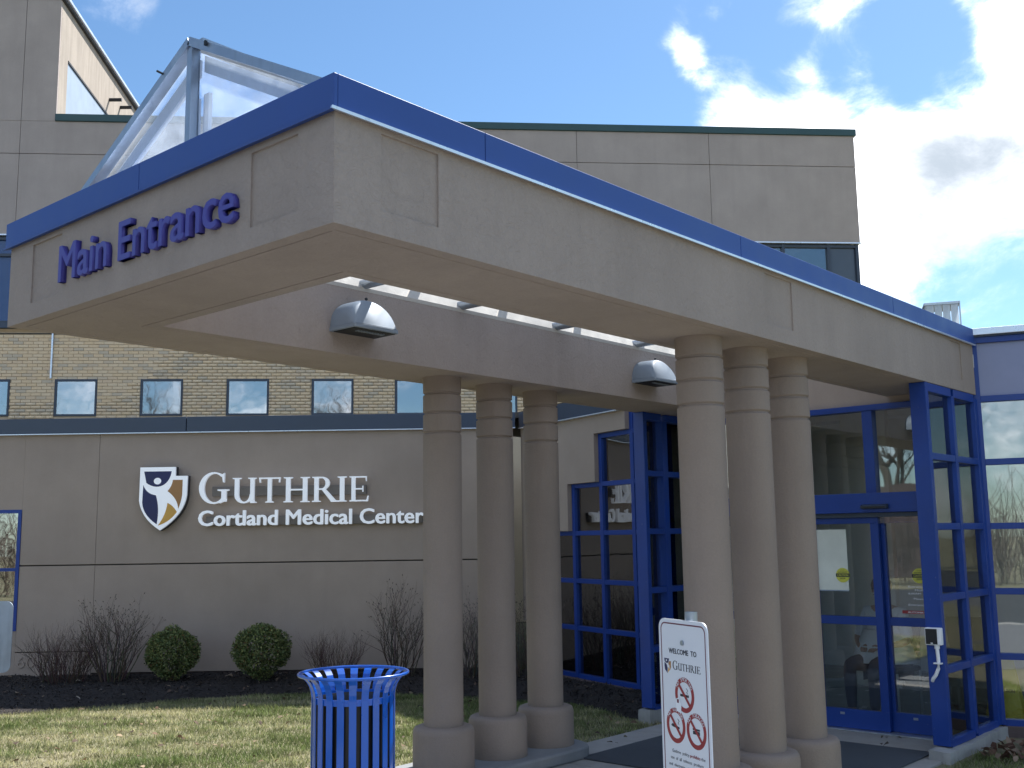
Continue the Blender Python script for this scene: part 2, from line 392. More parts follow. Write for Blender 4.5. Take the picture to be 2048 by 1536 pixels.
# ================================================================== SETTING
structure(G().box(-300, -300, -.25, 300, 300, -.02).obj('ground', 'soil'))
structure(G().prism([(-60, -16), (60, -16), (60, -3.9), (-60, -3.9)], -.06, -.012, 'z').obj('driveway', 'asphalt'))
structure(G().prism([(-60, -3.75), (60, -3.75), (60, -2.1), (-60, -2.1)], -.1, .0, 'z').obj('sidewalk', 'paving', bevel=.01))
structure(G().prism([(-60, -3.9), (60, -3.9), (60, -3.75), (-60, -3.75)], -.1, .012, 'z').obj('kerb', 'concrete', bevel=.02))
wk = []
for y0, y1 in ((-2.09, -.6), (-.59, .9), (.91, 2.6), (2.61, 4.2), (4.21, 5.6), (5.61, 6.78)):
    structure(G().box(-2.66, y0, -.1, .06 if y1 < 6 else -.02, y1, .0).obj('walkway_slab', 'concrete', bevel=.006))
structure(G().box(.07, -2.09, -.1, 7.0, 2.9, .0).obj('bounce_slab', 'paving', bevel=.006))  # unseen slab added to bounce neutral light onto the canopy underside
# mulch bed
EDGE = [(-10.2, .2), (-9.3, 1.2), (-8.52, 2.505), (-8.13, 3.4), (-7.78, 4.42), (-7.16, 5.35), (-6.5, 5.85), (-5.91, 6.05), (-5.0, 6.3), (-4.107, 6.6), (-3.4, 6.35), (-2.93, 6.15)]
def edge_wob(p, i): return p
GWo = Vector((-6.0517, 7.9074)); RT = Vector((.7505, .6609)); FW = Vector((-.6609, .7505))
def mulch():
    b = bmesh.new(); fr = []; n = 60; E = []
    seg = [0]
    for p, q in zip(EDGE, EDGE[1:]): seg.append(seg[-1] + math.dist(p, q))
    def at(t):
        t *= seg[-1]
        for i in range(len(EDGE) - 1):
            if t <= seg[i + 1]: k = (t - seg[i]) / (seg[i + 1] - seg[i]); return Vector(EDGE[i]).lerp(Vector(EDGE[i + 1]), k)
        return Vector(EDGE[-1])
    wall = []
    W0 = GWo + RT * (-9.0); W1 = GWo.copy(); W2 = Vector((-2.89, 6.98))
    L1 = (W1 - W0).length; L2 = (W2 - W1).length
    rows = []
    for i in range(n + 1):
        t = i / n; e = at(t) + Vector((random.uniform(-.05, .05), random.uniform(-.05, .05)))
        d = t * (L1 + L2); w = W0.lerp(W1, d / L1) if d < L1 else W1.lerp(W2, (d - L1) / L2)
        row = []
        for j in range(9):
            k = j / 8; p = e.lerp(w, k); z = .005 + .085 * min(1, k * 2.2) + random.uniform(-.012, .012) * (j > 0)
            row.append(b.verts.new((p.x, p.y, z if j else -.012)))
        rows.append(row)
    for A, B in zip(rows, rows[1:]):
        for j in range(8): b.faces.new((A[j], B[j], B[j + 1], A[j + 1]))
    bmesh.ops.recalc_face_normals(b, faces=b.faces)
    me = bpy.data.meshes.new('mulch_bed'); b.to_mesh(me); b.free(); me.polygons.foreach_set('use_smooth', [True] * len(me.polygons))
    return structure(link('mulch_bed', me, 'mulch')), rows, None
mb, _, _ = mulch()
mverts = [v.co.copy() for v in mb.data.vertices]
mpolys = [[mverts[i] for i in p.vertices] for p in mb.data.polygons]

def big_mesh(name, V, F, tint, mat):
    """V (n,3), F (m,k) equal sized faces, tint (m,3) -> mesh with per face colour"""
    me = bpy.data.meshes.new(name); k = F.shape[1]
    me.vertices.add(len(V)); me.vertices.foreach_set('co', V.astype(np.float32).ravel())
    me.loops.add(F.size); me.loops.foreach_set('vertex_index', F.astype(np.int32).ravel())
    me.polygons.add(len(F)); me.polygons.foreach_set('loop_start', np.arange(0, F.size, k, dtype=np.int32))
    me.update(calc_edges=True)
    at = me.color_attributes.new('tint', 'FLOAT_COLOR', 'CORNER')
    c = np.concatenate([np.repeat(tint, k, 0), np.ones((F.size, 1))], 1); at.data.foreach_set('color', c.astype(np.float32).ravel())
    return link(name, me, mat)
def inpoly(x, y, poly):
    ins = np.zeros(len(x), bool); j = len(poly) - 1
    for i in range(len(poly)):
        xi, yi = poly[i]; xj, yj = poly[j]
        c = ((yi > y) != (yj > y)) & (x < (xj - xi) * (y - yi) / (yj - yi + 1e-12) + xi); ins ^= c; j = i
    return ins
def fnoise(x, y, s, seed=0):
    r = np.random.default_rng(seed); o = np.zeros_like(x); a = 1; t = 0
    for k in range(5):
        for q in range(3):
            th = r.uniform(0, 2 * PI); f = s * 1.9 ** k * r.uniform(.8, 1.2); o += a * np.sin(f * (x * math.cos(th) + y * math.sin(th)) + r.uniform(0, 6)); 
        t += a * 1.2; a *= .62
    return np.clip(.5 + .5 * o / t / .9, 0, 1)
def grass(name, poly, dens, h, seed):
    r = np.random.default_rng(seed); P = np.array(poly); x0, y0 = P.min(0); x1, y1 = P.max(0)
    n = int((x1 - x0) * (y1 - y0) * dens); x = r.uniform(x0, x1, n); y = r.uniform(y0, y1, n); k = inpoly(x, y, poly); x, y = x[k], y[k]
    straw = fnoise(x, y, 1.3, 3) * .6 + fnoise(x, y, 6, 4) * .4
    keep = r.uniform(size=len(x)) < 1.15 - straw * .7; x, y, straw = x[keep], y[keep], straw[keep]; n = len(x)
    hh = h * r.uniform(.4, 1.3, n) * (1.1 - .5 * straw) * (.7 + .6 * fnoise(x, y, 10, 19)); a = r.uniform(0, 2 * PI, n); w = r.uniform(.0025, .005, n); ln = hh * r.uniform(.1, 1.1, n); b = r.uniform(0, 2 * PI, n)
    V = np.zeros((n, 3, 3)); z0 = -.02
    V[:, 0] = np.c_[x - w * np.cos(a), y - w * np.sin(a), np.full(n, z0)]; V[:, 1] = np.c_[x + w * np.cos(a), y + w * np.sin(a), np.full(n, z0)]
    V[:, 2] = np.c_[x + ln * np.cos(b), y + ln * np.sin(b), z0 + hh]
    g = np.array([.150, .200, .065]); s_ = np.array([.50, .45, .26]); q = np.clip(straw * 1.5 - .42 + r.normal(0, .25, n), 0, 1)[:, None]
    tint = (g * (1 - q) + s_ * q) * r.uniform(.55, 1.35, (n, 1)) * (.62 + .7 * fnoise(x, y, 14, 9))[:, None]
    return stuff(prop(big_mesh(name, V.reshape(-1, 3), np.arange(n * 3).reshape(-1, 3), tint, 'blade'), 'short patchy green and straw coloured grass of the lawn', 'grass'))
grass('grass', [(-9.9, -.2), (-2.0, -2.0), (-2.7, 0), (-2.7, 6.2), (-2.93, 6.15), (-3.4, 6.35), (-4.1, 6.6), (-5.9, 6.05), (-6.5, 5.85), (-7.16, 5.35), (-7.78, 4.42), (-8.13, 3.4), (-8.52, 2.5), (-9.9, .3)], 4200, .048, 11)
prop(grass('grass', [(.09, 3.0), (1.3, 3.0), (1.3, 6.9), (.7, 6.95), (.09, 6.55)], 2600, .05, 12), 'strip of grass beside the stone kerb right of the doors')

def scatter_leaves(name, pts, size, cols, seed, label, mat='dead', flat=.35, zoff=.01):
    r = np.random.default_rng(seed); n = len(pts); pts = np.array(pts)
    V = []; F = []; tint = []
    prof = [(-1, 0), (-.35, .42), (.35, .5), (1, 0), (.3, -.46), (-.4, -.4)]
    for i, (x, y, z) in enumerate(pts):
        s = size * r.uniform(.5, 1.3); mt = Euler((r.normal(0, flat), r.normal(0, flat), r.uniform(0, 6.3))).to_matrix(); k = len(V)
        for a, b in prof:
            p = mt @ Vector((a * s * .5 * r.uniform(.8, 1.2), b * s * r.uniform(.6, 1.1) * .8, abs(b) * s * .35)); V.append((x + p.x, y + p.y, z + zoff + s * .12 + p.z))
        F.append((k, k + 1, k + 4, k + 5)); F.append((k + 1, k + 2, k + 3, k + 4)); c = np.array(cols[r.integers(len(cols))]) * r.uniform(.7, 1.2); tint += [c, c]
    return stuff(prop(big_mesh(name, np.array(V), np.array(F), np.array(tint), mat), label, 'leaves'))
lawn_poly = [(-9.9, -.2), (-2.0, -2.0), (-2.7, 0), (-2.7, 6.2), (-4.1, 6.5), (-5.9, 6.0), (-7.1, 5.3), (-7.7, 4.4), (-8.5, 2.5)]
r_ = np.random.default_rng(5); lx = r_.uniform(-10, -2, 3000); ly = r_.uniform(-2, 7, 3000); kk = inpoly(lx, ly, lawn_poly) & (r_.uniform(size=3000) < .22 + .3 * fnoise(lx, ly, 2, 8))
scatter_leaves('fallen_leaves', [(a, b, .0) for a, b in zip(lx[kk], ly[kk])][:300], .058, [(.20, .13, .08), (.30, .23, .15), (.12, .08, .055), (.10, .07, .05)], 6, 'dry brown leaves scattered over the lawn', zoff=.012)
def mulch_pts(n, seed, zo=0):
    r = np.random.default_rng(seed); out = []; A = np.array([abs((p[1] - p[0]).cross(p[2] - p[0]).length) for p in mpolys]); A = A / A.sum()
    for i in r.choice(len(mpolys), n, p=A):
        p = mpolys[i]; a, b = r.uniform(), r.uniform(); q = p[0].lerp(p[1], a).lerp(p[3].lerp(p[2], a), b); out.append((q.x, q.y, q.z + zo))
    return out
def chips():
    r = np.random.default_rng(9); P = np.array(mulch_pts(15000, 9, .006)); n = len(P)
    L = r.uniform(.012, .045, n); Wd = r.uniform(.004, .012, n); a = r.uniform(0, 6.28, n); tl = r.normal(0, .35, n)
    dx = np.c_[np.cos(a) * np.cos(tl), np.sin(a) * np.cos(tl), np.sin(tl)] * L[:, None] / 2; dy = np.c_[-np.sin(a), np.cos(a), r.normal(0, .4, n)] * Wd[:, None] / 2
    V = np.stack([P - dx - dy, P + dx - dy, P + dx + dy, P - dx + dy], 1); V[:, :, 2] += np.abs(np.sin(tl) * L)[:, None] / 2
    t = np.array([.030, .024, .021]) * r.uniform(.3, 1.5, (n, 1)); pale = r.uniform(size=n) < .035; t[pale] = np.array([.19, .15, .11]) * r.uniform(.5, 1.1, (pale.sum(), 1))
    return stuff(prop(big_mesh('mulch_chips', V.reshape(-1, 3), np.arange(n * 4).reshape(-1, 4), t, 'chip'), 'dark shredded bark mulch covering the planting bed', 'mulch'))
chips()
scatter_leaves('leaf_litter', mulch_pts(130, 31), .06, [(.22, .17, .12), (.12, .08, .06), (.45, .40, .33)], 32, 'dry leaves caught on the dark mulch bed')
scatter_leaves('leaf_litter', [(random.uniform(.12, 1.2), random.uniform(6.3, 7.1) + .02, .0) for _ in range(150)], .09, [(.13, .07, .05), (.22, .13, .09), (.30, .22, .16)], 33, 'brown leaf litter piled at the foot of the stone kerb', flat=.6)
scatter_leaves('leaf_litter', [(-.75, 6.62, .0), (-.70, 6.60, .0), (-.62, 6.66, .0), (-.6, 6.25, .012), (-.55, 6.22, .012), (-1.23, 6.5, 0), (-2.45, 5.0, 0), (-2.4, 5.03, 0), (-2.5, 5.3, 0)], .055, [(.07, .05, .04), (.12, .1, .07)], 34, 'a few dark curled leaves on the concrete and mat at the doors', flat=.3)
mt_ = T('entrance_mat', 'large dark grey carpet mat lying on the concrete before the doors', 'mat', (-1.25, 5.3, .002))
box('mat_body', 'mat', mt_, -1.04, -.92, 0, 1.08, .94, .012, bevel=.004)

# ================================================================== UPPER BUILDING (brick, ribbon windows, stucco)
BO = Vector((CP.x, CP.y)) + FW.normalized() * 22.5
ang = YAW + R(85); DRT = Vector((math.sin(ang), math.cos(ang))); BROT = math.atan2(DRT.y, DRT.x)
ub = T('upper_building', 'tall hospital block with buff brick, ribbon windows and beige stucco behind the low wing', 'building', (BO.x, BO.y, 0), BROT)
X0, X1 = -26.0, 7.92
box('core', 'mortar', ub, X0, .03, 0, X1 - .05, 12, 6.12)
box('mortar_bed', 'mortar', ub, -12.2, .012, 4.0, 1.5, .03, 6.07)
box('backing_wall', 'rail', ub, X0, .03, 8.24, X1 - .02, 12, 10.80)
# stucco panels with open joints
xs = [X0, -19.5, -14.9, -10.46, -6.0, -2.4, 1.52, 4.53, X1]
for a, b in zip(xs, xs[1:]):
    for z0, z1 in ((8.22, 9.985), (9.997, 10.72)):
        box('stucco_panel', 'stucco_up', ub, a + .004, -.02, z0, b - (.004 if b < X1 else 0), .03, z1, bevel=.004)
box('side_panel', 'stucco_up', ub, X1 - .02, .032, 8.22, X1 + .0, 12, 10.72)
box('soffit_trim', 'hem', ub, X0, -.035, 8.19, X1 + .02, .2, 8.218)
cp = box('coping', 'green', ub, -9.75, -.06, 10.722, X1 + .05, .3, 10.88, bevel=.008)
box('roof', 'joint', ub, X0, .3, 10.70, X1 - .1, 12, 10.74)
# ribbon window band
box('window_recess', 'dark', ub, X0, .20, 6.30, X1 - .1, .22, 8.19)
mul = [X0 + .1, -23, -20, -17, -14, -11.7, -10.0, -8.3, -6.6, -4.9, -3.2, -1.5, .2, 1.9, 3.5, 4.9, 6.15, 7.2, X1 - .06]
for a in mul: box('mullion', 'slate', ub, a - .035, .03, 6.32, a + .035, .15, 8.19)
for z in (6.34, 7.78, 8.14): box('window_rail', 'slate', ub, X0 if z != 7.78 else X0, .035, z - .03, X1 - .04 if z != 7.78 else -8.3, .145, z + .03)
for i, (a, b) in enumerate(zip(mul, mul[1:])):
    box('pane', 'slate_glass' if i == len(mul) - 2 else ('navy_blue' if b < -8 else 'glass_l'), ub, a + .035, .09, 6.37, b - .035, .10, 7.75 if b < -8 else 8.11)
    if b < -8: box('pane', 'navy_blue', ub, a + .035, .09, 7.81, b - .035, .10, 8.11)
box('sill_band', 'navy', ub, X0, -.05, 6.20, X1, .05, 6.31, bevel=.006)
box('sill_drip', 'black', ub, X0, -.02, 6.09, X1, .06, 6.10)
box('white_ledge', 'hem', ub, -10.3, -.06, 6.312, -8.0, .03, 6.36)
box('return_wall', 'stucco_up', ub, 1.5, -.01, 4.0, X1, .03, 6.09)
# brick wall
WIN = [(-13.0, -12.14), (-11.25, -10.40), (-9.50, -8.65), (-7.77, -6.91), (-6.01, -5.14), (-4.25, -3.38), (-2.50, -1.63), (-.76, .10)]
ZW0, ZW1 = 4.36, 5.13
def brick_mesh(v):
    me = G().box(0, 0, 0, .1945, .02, .0575).mesh('brick'); t = [(.85, .64, .41), (.80, .60, .40), (.68, .55, .40), (.86, .67, .45), (.64, .54, .41), (.84, .62, .38)][v]
    at = me.color_attributes.new('tint', 'FLOAT_COLOR', 'CORNER')
    for d in at.data: d.color = (*t, 1)
    me.materials.append(M['brick']); return me
BM_ = [brick_mesh(v) for v in range(6)]
allb = []
nc = 0; z = 6.07 - .0677
while z > 4.0:
    x = -12.2 + (.1016 if nc % 2 else 0)
    segs = []
    if ZW0 - .06 < z < ZW1 - .02:
        c0 = -12.2
        for a, b in WIN:
            if a > c0: segs.append((c0, a - .006))
            c0 = b + .006
        segs.append((c0, 1.45))
    else: segs = [(-12.2, 1.45)]
    while x < 1.4:
        for a, b in segs:
            l, r1 = max(x, a), min(x + .1945, b)
            if r1 - l > .03: allb.append((l, z, random.randrange(6) if random.random() < .55 else random.choice((0, 3)), r1 - l))
        x += .2032
    z -= .0677; nc += 1
allb.sort(key=lambda q: (q[0] < -10.8, q[1] < 4.6, (q[1] < 4.36), q[0] + random.uniform(-.2, .2) + (6.07 - q[1]) * 1.2))
vis = [q for q in allb if q[0] > -10.8 and q[1] > 4.36]
rest = [q for q in allb if not (q[0] > -10.8 and q[1] > 4.36)] + vis[300:]
for x, z, k, L_ in vis[:300]:
    o = bpy.data.objects.new('brick', BM_[k]); o.scale = (L_ / .1945, 1, 1); COL.objects.link(o); o.parent = ub; o.location = (x, -.008 + random.uniform(-.003, .003), z)
TC = [(.85, .64, .41), (.80, .60, .40), (.68, .55, .40), (.86, .67, .45), (.64, .54, .41), (.84, .62, .38)]
V = []; F = []; tt = []
for x, z, k, L_ in rest:
    y = -.008 + random.uniform(-.003, .003); n = len(V)
    V += [(x, y, z), (x + L_, y, z), (x + L_, y + .02, z), (x, y + .02, z), (x, y, z + .0575), (x + L_, y, z + .0575), (x + L_, y + .02, z + .0575), (x, y + .02, z + .0575)]
    for f in ((0, 3, 2, 1), (4, 5, 6, 7), (0, 1, 5, 4), (1, 2, 6, 5), (2, 3, 7, 6), (3, 0, 4, 7)): F.append([n + i for i in f]); tt.append(TC[k])
o = big_mesh('bricks', np.array(V), np.array(F), np.array(tt), 'brick'); o.parent = ub; stuff(o)
for a, b in WIN:
    w = T('window', None, None); del_ = None; w.parent = ub
    bpy.data.objects.remove(w)
    fr = G()
    fr.box(a, -.012, ZW1 - .05, b, .1, ZW1); fr.box(a, -.012, ZW0, b, .1, ZW0 + .04); fr.box(a, -.012, ZW0 + .04, a + .05, .1, ZW1 - .05); fr.box(b - .04, -.012, ZW0 + .04, b, .1, ZW1 - .05)
    f = fr.obj('window', 'slate', ub)
    box('pane', 'glass_w', f, a + .05, -.001, ZW0 + .04, b - .04, .004, ZW1 - .05)
    box('blind', 'blind', f, a + .05, .006, ZW0 + .04, b - .04, .008, ZW1 - .05)
G().box(-9.60, -.05, 5.14, -9.565, -.012, 6.09).obj('downspout', 'hem', ub, bevel=.006)

# ---- tower
tw = T('stair_tower', 'tall beige stucco stair tower rising above the roof at the far left', 'building', (BO.x + DRT.x * -9.74, BO.y + DRT.y * -9.74, 0), BROT)
box('core', 'rail', tw, -8, .045, 8.3, -.02, 9, 13.55)
for a, b in ((-8, -4.4), (-4.4, -.72), (-.72, 0)):
    box('stucco_panel', 'stucco_up', tw, a + (.004 if a > -8 else 0), -.024, 10.722 if a > -5 else 8.2, b - (.004 if b < 0 else 0), .045, 13.50, bevel=.005)
# side wall with a window opening (depth .55 to 3.6, z 10.9 to 12.35)
side = G(); side.box(-.02, .046, 10.74, 0, .55, 13.5); side.box(-.02, .55, 12.37, 0, 3.9, 13.5); side.box(-.02, 3.9, 10.74, 0, 9, 13.5)
side.obj('side_wall', 'stucco_side', tw)
wfr = G(); wfr.box(-.03, .56, 12.32, .012, 3.88, 12.365); wfr.obj('window_head', 'dark', tw)
box('pane', 'blind', tw, -.028, .57, 10.75, -.012, 3.88, 12.31)
box('coping', 'hem', tw, -8.05, -.08, 13.56, .12, 9, 13.62)
box('coping_trim', 'dark', tw, -8.03, -.05, 13.50, .07, 9, 13.56)
for dy, zz in ((3.65, 12.78), (4.6, 12.98)): G().tube([(-.02, dy, zz), (.30, dy, zz + .01)], .045, 10).obj('drain_pipe', 'dark', tw, smooth=True)

# ================================================================== LOW WING WITH THE GUTHRIE SIGN
gw = T('low_wing', 'low taupe stucco wing with slate fascia carrying the white and blue sign', 'building', (GWo.x, GWo.y, 0), math.atan2(RT.y, RT.x))
ZF0, ZF1 = 3.185, 3.385
box('core', 'joint', gw, -16, .05, -.05, -.02, 7, 3.34)
cols_ = [(-16, -12.0), (-12.0, -8.9), (-8.9, -6.42), (-6.42, -5.44), (-5.44, 0)]
for a, b in cols_:
    g_ = .0015
    if a == -8.9:
        box('stucco_panel', 'stucco_dark', gw, a + g_, 0, 2.20, b, .05, ZF0 + .02)
        box('stucco_panel', 'stucco_dark', gw, a + g_, 0, .02, -7.30, .05, 2.20); box('stucco_panel', 'stucco_dark', gw, -7.30, 0, .02, b, .05, .65)
        continue
    L = a + (g_ if a not in (-6.42,) else 0); Rr = b - (g_ if b not in (0, -6.42) else 0)
    box('stucco_panel', 'stucco_dark', gw, L, 0, 1.484, Rr, .05, ZF0 + .02, bevel=.004)
    if a >= -6.5 and a < -5.5:
        box('stucco_panel', 'stucco_dark', gw, L, 0, .388, Rr, .05, 1.468, bevel=.004); box('stucco_panel', 'stucco_dark', gw, L, 0, .06, Rr, .05, .376, bevel=.004)
    else:
        box('stucco_panel', 'stucco_dark', gw, L, 0, .115, Rr, .05, 1.468, bevel=.004)
box('foundation', 'brown_stone', gw, -16, .02, -.1, -.01, .06, .11)
for a, b in ((-16, -10.4), (-10.39, -4.3), (-4.29, .03)):
    box('fascia_panel', 'navy', gw, a, -.05, ZF0, b, .0, ZF1, bevel=.005)
box('fascia_hem', 'hem', gw, -16, -.062, ZF0 - .012, .03, -.0, ZF0 - .001)
box('roof', 'joint', gw, -16, .0, 3.341, -.03, 7, 3.375)
wn_ = G(); wn_.box(-7.30, -.012, 2.155, -6.42, .05, 2.20); wn_.box(-7.30, -.012, .65, -6.42, .05, .69); wn_.box(-6.465, -.012, .69, -6.42, .05, 2.155); wn_.box(-7.30, -.012, .69, -7.255, .05, 2.155); wn_.box(-7.255, -.008, 1.41, -6.465, .045, 1.45)
wf = wn_.obj('window', 'frame', gw)
for z0, z1 in ((.69, 1.41), (1.45, 2.155)): box('pane', 'glass_w', wf, -7.255, .018, z0, -6.465, .026, z1)
num = T('building_number', 'faint stucco coloured number 60 low on the wing wall at far left', 'number sign', (GWo.x + RT.x * -6.34, GWo.y + RT.y * -6.34, .19), math.atan2(RT.y, RT.x))
letters(num, '60', -.05, .18, 0, .14, -.012, .012, ['stucco_dark', 'rail'], 0, 'digit')

# ================================================================== CANOPY
ec = T('entrance_canopy', 'beige stucco entrance canopy with blue metal fascia on two rows of round columns', 'canopy')
U = [(-WX, 0), (0, 0), (0, LY), (-TX, LY), (-TX, TY), (-WX + TX, TY), (-WX + TX, LY), (-WX, LY)]
beam = G().prism(U, ZB, ZS + .01, 'z').obj('beam_frame', 'stucco', ec)
cut = G()
for y0, y1 in ((.245, .572), (3.484, 3.846), (6.80, 7.06)): cut.box(-.012, y0, 3.07, .05, y1, 3.396)
for x0, x1 in ((-.556, -.235), (-2.612, -2.275)): cut.box(x0, -.05, 3.062, x1, .012, 3.39)
co_ = cut.obj('cut', 'stucco'); bm_ = beam.modifiers.new('b', 'BOOLEAN'); bm_.operation = 'DIFFERENCE'; bm_.object = co_; bm_.solver = 'EXACT'
cut2 = G()
w_ = .006; i_ = .075
cut2.box(-i_ - w_, i_, ZB - .05, -i_, LY - .6, ZB + .006); cut2.box(-WX + i_ + .02, i_ - w_, ZB - .05, -i_ - .02, i_, ZB + .006)
cut2.box(-WX + i_, i_, ZB - .05, -WX + i_ + w_, LY - .6, ZB + .006)
cut2.box(-TX + i_ - .01, TY - i_, ZB - .05, -TX + i_ - .01 + w_, LY - .6, ZB + .006); cut2.box(-WX + TX - i_, TY - i_ - w_ - .004, ZB - .05, -TX + i_ - .03, TY - i_ - .004, ZB + .006)
cut2.box(-WX + TX - i_ + .01, TY - i_ + .01, ZB - .05, -WX + TX - i_ + .01 + w_, LY - .6, ZB + .006)
co2 = cut2.obj('cut', 'stucco'); bm2 = beam.modifiers.new('b2', 'BOOLEAN'); bm2.operation = 'DIFFERENCE'; bm2.object = co2; bm2.solver = 'EXACT'
bv = beam.modifiers.new('bev', 'BEVEL'); bv.width = .006; bv.segments = 2; bv.limit_method = 'ANGLE'; bv.angle_limit = R(50)
dg = bpy.context.evaluated_depsgraph_get(); nm = bpy.data.meshes.new_from_object(beam.evaluated_get(dg)); beam.modifiers.clear(); beam.data = nm
for q in (co_, co2): bpy.data.objects.remove(q)
# fascia in lengths
def fascia(ax, a, b, side):
    g = G(); t0, t1 = .004, .024
    if ax == 'r': prof = [(t0, ZS - .003), (t1, ZS - .003), (t1, ZT), (-.22, ZT), (-.22, ZT - .02), (t0, ZT - .02)]; g.prism(prof, a, b, 'y'); return g.obj('fascia_panel', 'fascia', ec, bevel=.003)
    if ax == 'l': prof = [(-WX - t0, ZS - .003), (-WX - t1, ZS - .003), (-WX - t1, ZT), (-WX + .22, ZT), (-WX + .22, ZT - .02), (-WX - t0, ZT - .02)]; g.prism(prof, a, b, 'y'); return g.obj('fascia_panel', 'fascia', ec, bevel=.003)
    prof = [(-t0, ZS - .003), (-t1, ZS - .003), (-t1, ZT), (-t0, ZT)]; g.prism(prof, a, b, 'x'); return g.obj('fascia_panel', 'fascia', ec, bevel=.003)
for a, b in ((-.003, .844), (.848, 3.145), (3.149, 5.51), (5.514, LY - .01)): fascia('r', a, b, 1)
for a, b in ((-WX - .024, -1.449), (-1.445, .024)): fascia('f', a, b, 1)
for a, b in ((-.003, 3.145), (3.149, 6.6)): fascia('l', a, b, 1)
box('fascia_cap', 'fascia', ec, -WX + .221, -.0035, ZT - .02, -.221, .22, ZT)
hm = G(); hm.hexa([(.002, -.03, ZS - .006), (.034, -.04, ZS - .016), (.034, LY - .01, ZS - .016), (.002, LY - .01, ZS - .006), (.002, -.03, ZS - .0035), (.036, -.04, ZS - .0035), (.036, LY - .01, ZS - .0035), (.002, LY - .01, ZS - .0035)])
hm.obj('drip_edge', 'hem', ec)
hm = G(); hm.hexa([(-WX - .03, -.002, ZS - .006), (-WX - .03, -.034, ZS - .014), (.02, -.034, ZS - .014), (.02, -.002, ZS - .006), (-WX - .03, -.002, ZS - .0036), (-WX - .03, -.036, ZS - .0036), (.02, -.036, ZS - .0036), (.02, -.002, ZS - .0036)])
hm.obj('drip_edge', 'fascia', ec)
box('roof_deck', 'hem', ec, -.30, .23, ZS + .0105, -.225, 6.9, ZT - .03); box('roof_deck', 'hem', ec, -WX + .225, .23, ZS + .0105, -WX + .30, 6.9, ZT - .03)
box('roof_deck', 'hem', ec, -2.28, .23, ZS + .011, -.61, .58, ZT - .03)
# plaster light curb: splayed faces above the beams
for sx, xa, xb in ((1, -WX + TX, -WX + .36), (-1, -TX, -.36)):
    G().prism([(xa + sx * -.002 * -1, ZS - .006), (xa - sx * -.004, ZS + .02), (xb + sx * .02, ZS + .36), (xb - sx * .03, ZS + .34), (xb - sx * .03, ZS + .0108), (xa - sx * .004, ZS + .0108), (xa - sx * .004, ZS - .006)], TY, 6.85, 'y').obj('light_curb', 'plaster', ec)
tb = []
for y in (2.11, 3.06, 4.18, 5.33, 6.3, 1.15):
    G().tube([(-WX + .5, y, 3.474), (-.5, y, 3.474)], .034, 14).obj('tie_tube', 'galv', ec, smooth=True)
# columns
def column(x, y):
    r = .146; pr = [(r, .42), (r, 2.525)]
    for zg in (2.54, 2.69, 2.838): pr += [(r, zg - .012), (r - .012, zg - .003), (r - .012, zg + .004), (r, zg + .014)]
    pr += [(r, 2.955), (r + .004, 2.966)]
    pr = sorted(set(pr), key=lambda q: q[1]); pr2 = [(r, .375)] + pr[1:]
    c = G().lathe(pr2, 64).obj('column', 'stucco_col', ec, smooth=True, loc=(x, y, 0))
    G().lathe([(.226, .09), (.226, .345), (.222, .372), (.212, .388), (.192, .396), (.140, .400)], 64).obj('column_base', 'stucco_col', c, smooth=True)
    return c
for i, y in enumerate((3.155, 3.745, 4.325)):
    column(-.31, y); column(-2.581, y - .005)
for sx in (-.31, -2.581):
    P_ = []
    for k in range(13): t = PI * k / 12; P_.append((sx + .34 * math.cos(t) , 4.37 + .26 * math.sin(t)))
    for k in range(13): t = PI + PI * k / 12; P_.append((sx + .34 * math.cos(t), 3.0 + .26 * math.sin(t)))
    G().prism(P_, .0, .095, 'z').obj('column_plinth', 'plinth', ec, bevel=.018)

# skylight on the canopy
sk = T('canopy_skylight', 'gabled glazed skylight with grey metal bars sitting on top of the entrance canopy', 'skylight', (-1.4455, 0, 0))
AP, BW_, ZE, Y0, Y1 = 4.305, 1.42, 3.540, .246, 6.7
def gable(y, w=.045, d=.06, name='gable_bar'):
    for s in (-1, 1): G().bar((s * BW_, y, ZE + .005), (s * .0, y, AP - .028), d, w).obj(name, 'galv', sk)
gable(Y0); 
G().box(-.022, Y0 - .02, ZE, .022, Y0 + .03, AP - .06).obj('king_post', 'galv', sk); 
G().bar((0, Y0 + .032, AP - .024), (0, Y1, AP - .02), .07, .05).obj('ridge_bar', 'galv', sk)
for s in (-1, 1): G().bar((s * (BW_ - .03), Y0 + .04, ZE - .03), (s * (BW_ - .03), Y1, ZE - .03), .04, .04).obj('eave_bar', 'galv', sk)
for s in (-1, 1):   # wide pale inner frame flange of the gable
    n_ = Vector((0, 0, 1)); k = (AP - ZE) / BW_
    pts = [(s * (BW_ - .12), ZE + .01), (s * .03, AP - .09), (s * .03, AP - .18), (s * (BW_ - .27), ZE + .01)]
    G().prism(pts, Y0 + .05, Y0 + .075, 'y').obj('inner_flange', 'pale', sk)
    G().box(min(s * .028, s * .095), Y0 + .052, ZE, max(s * .028, s * .075), Y0 + .073, AP - .30).obj('inner_flange', 'pale', sk)
    G().prism([(s * .022, ZE), (s * (BW_ - .05), ZE), (s * .022, AP - .08)], Y0 + .02, Y0 + .028, 'y').obj('gable_pane', 'poly', sk)
ys = [Y0 + .06, .95, 1.9, 2.85, 3.8, 4.75, 5.7, Y1]
for y in ys[1:]:
    for s in (-1, 1): G().bar((s * BW_, y, ZE - .01), (0, y, AP - .06), .06, .05).obj('rafter', 'pale' if y < 1 else 'galv', sk)
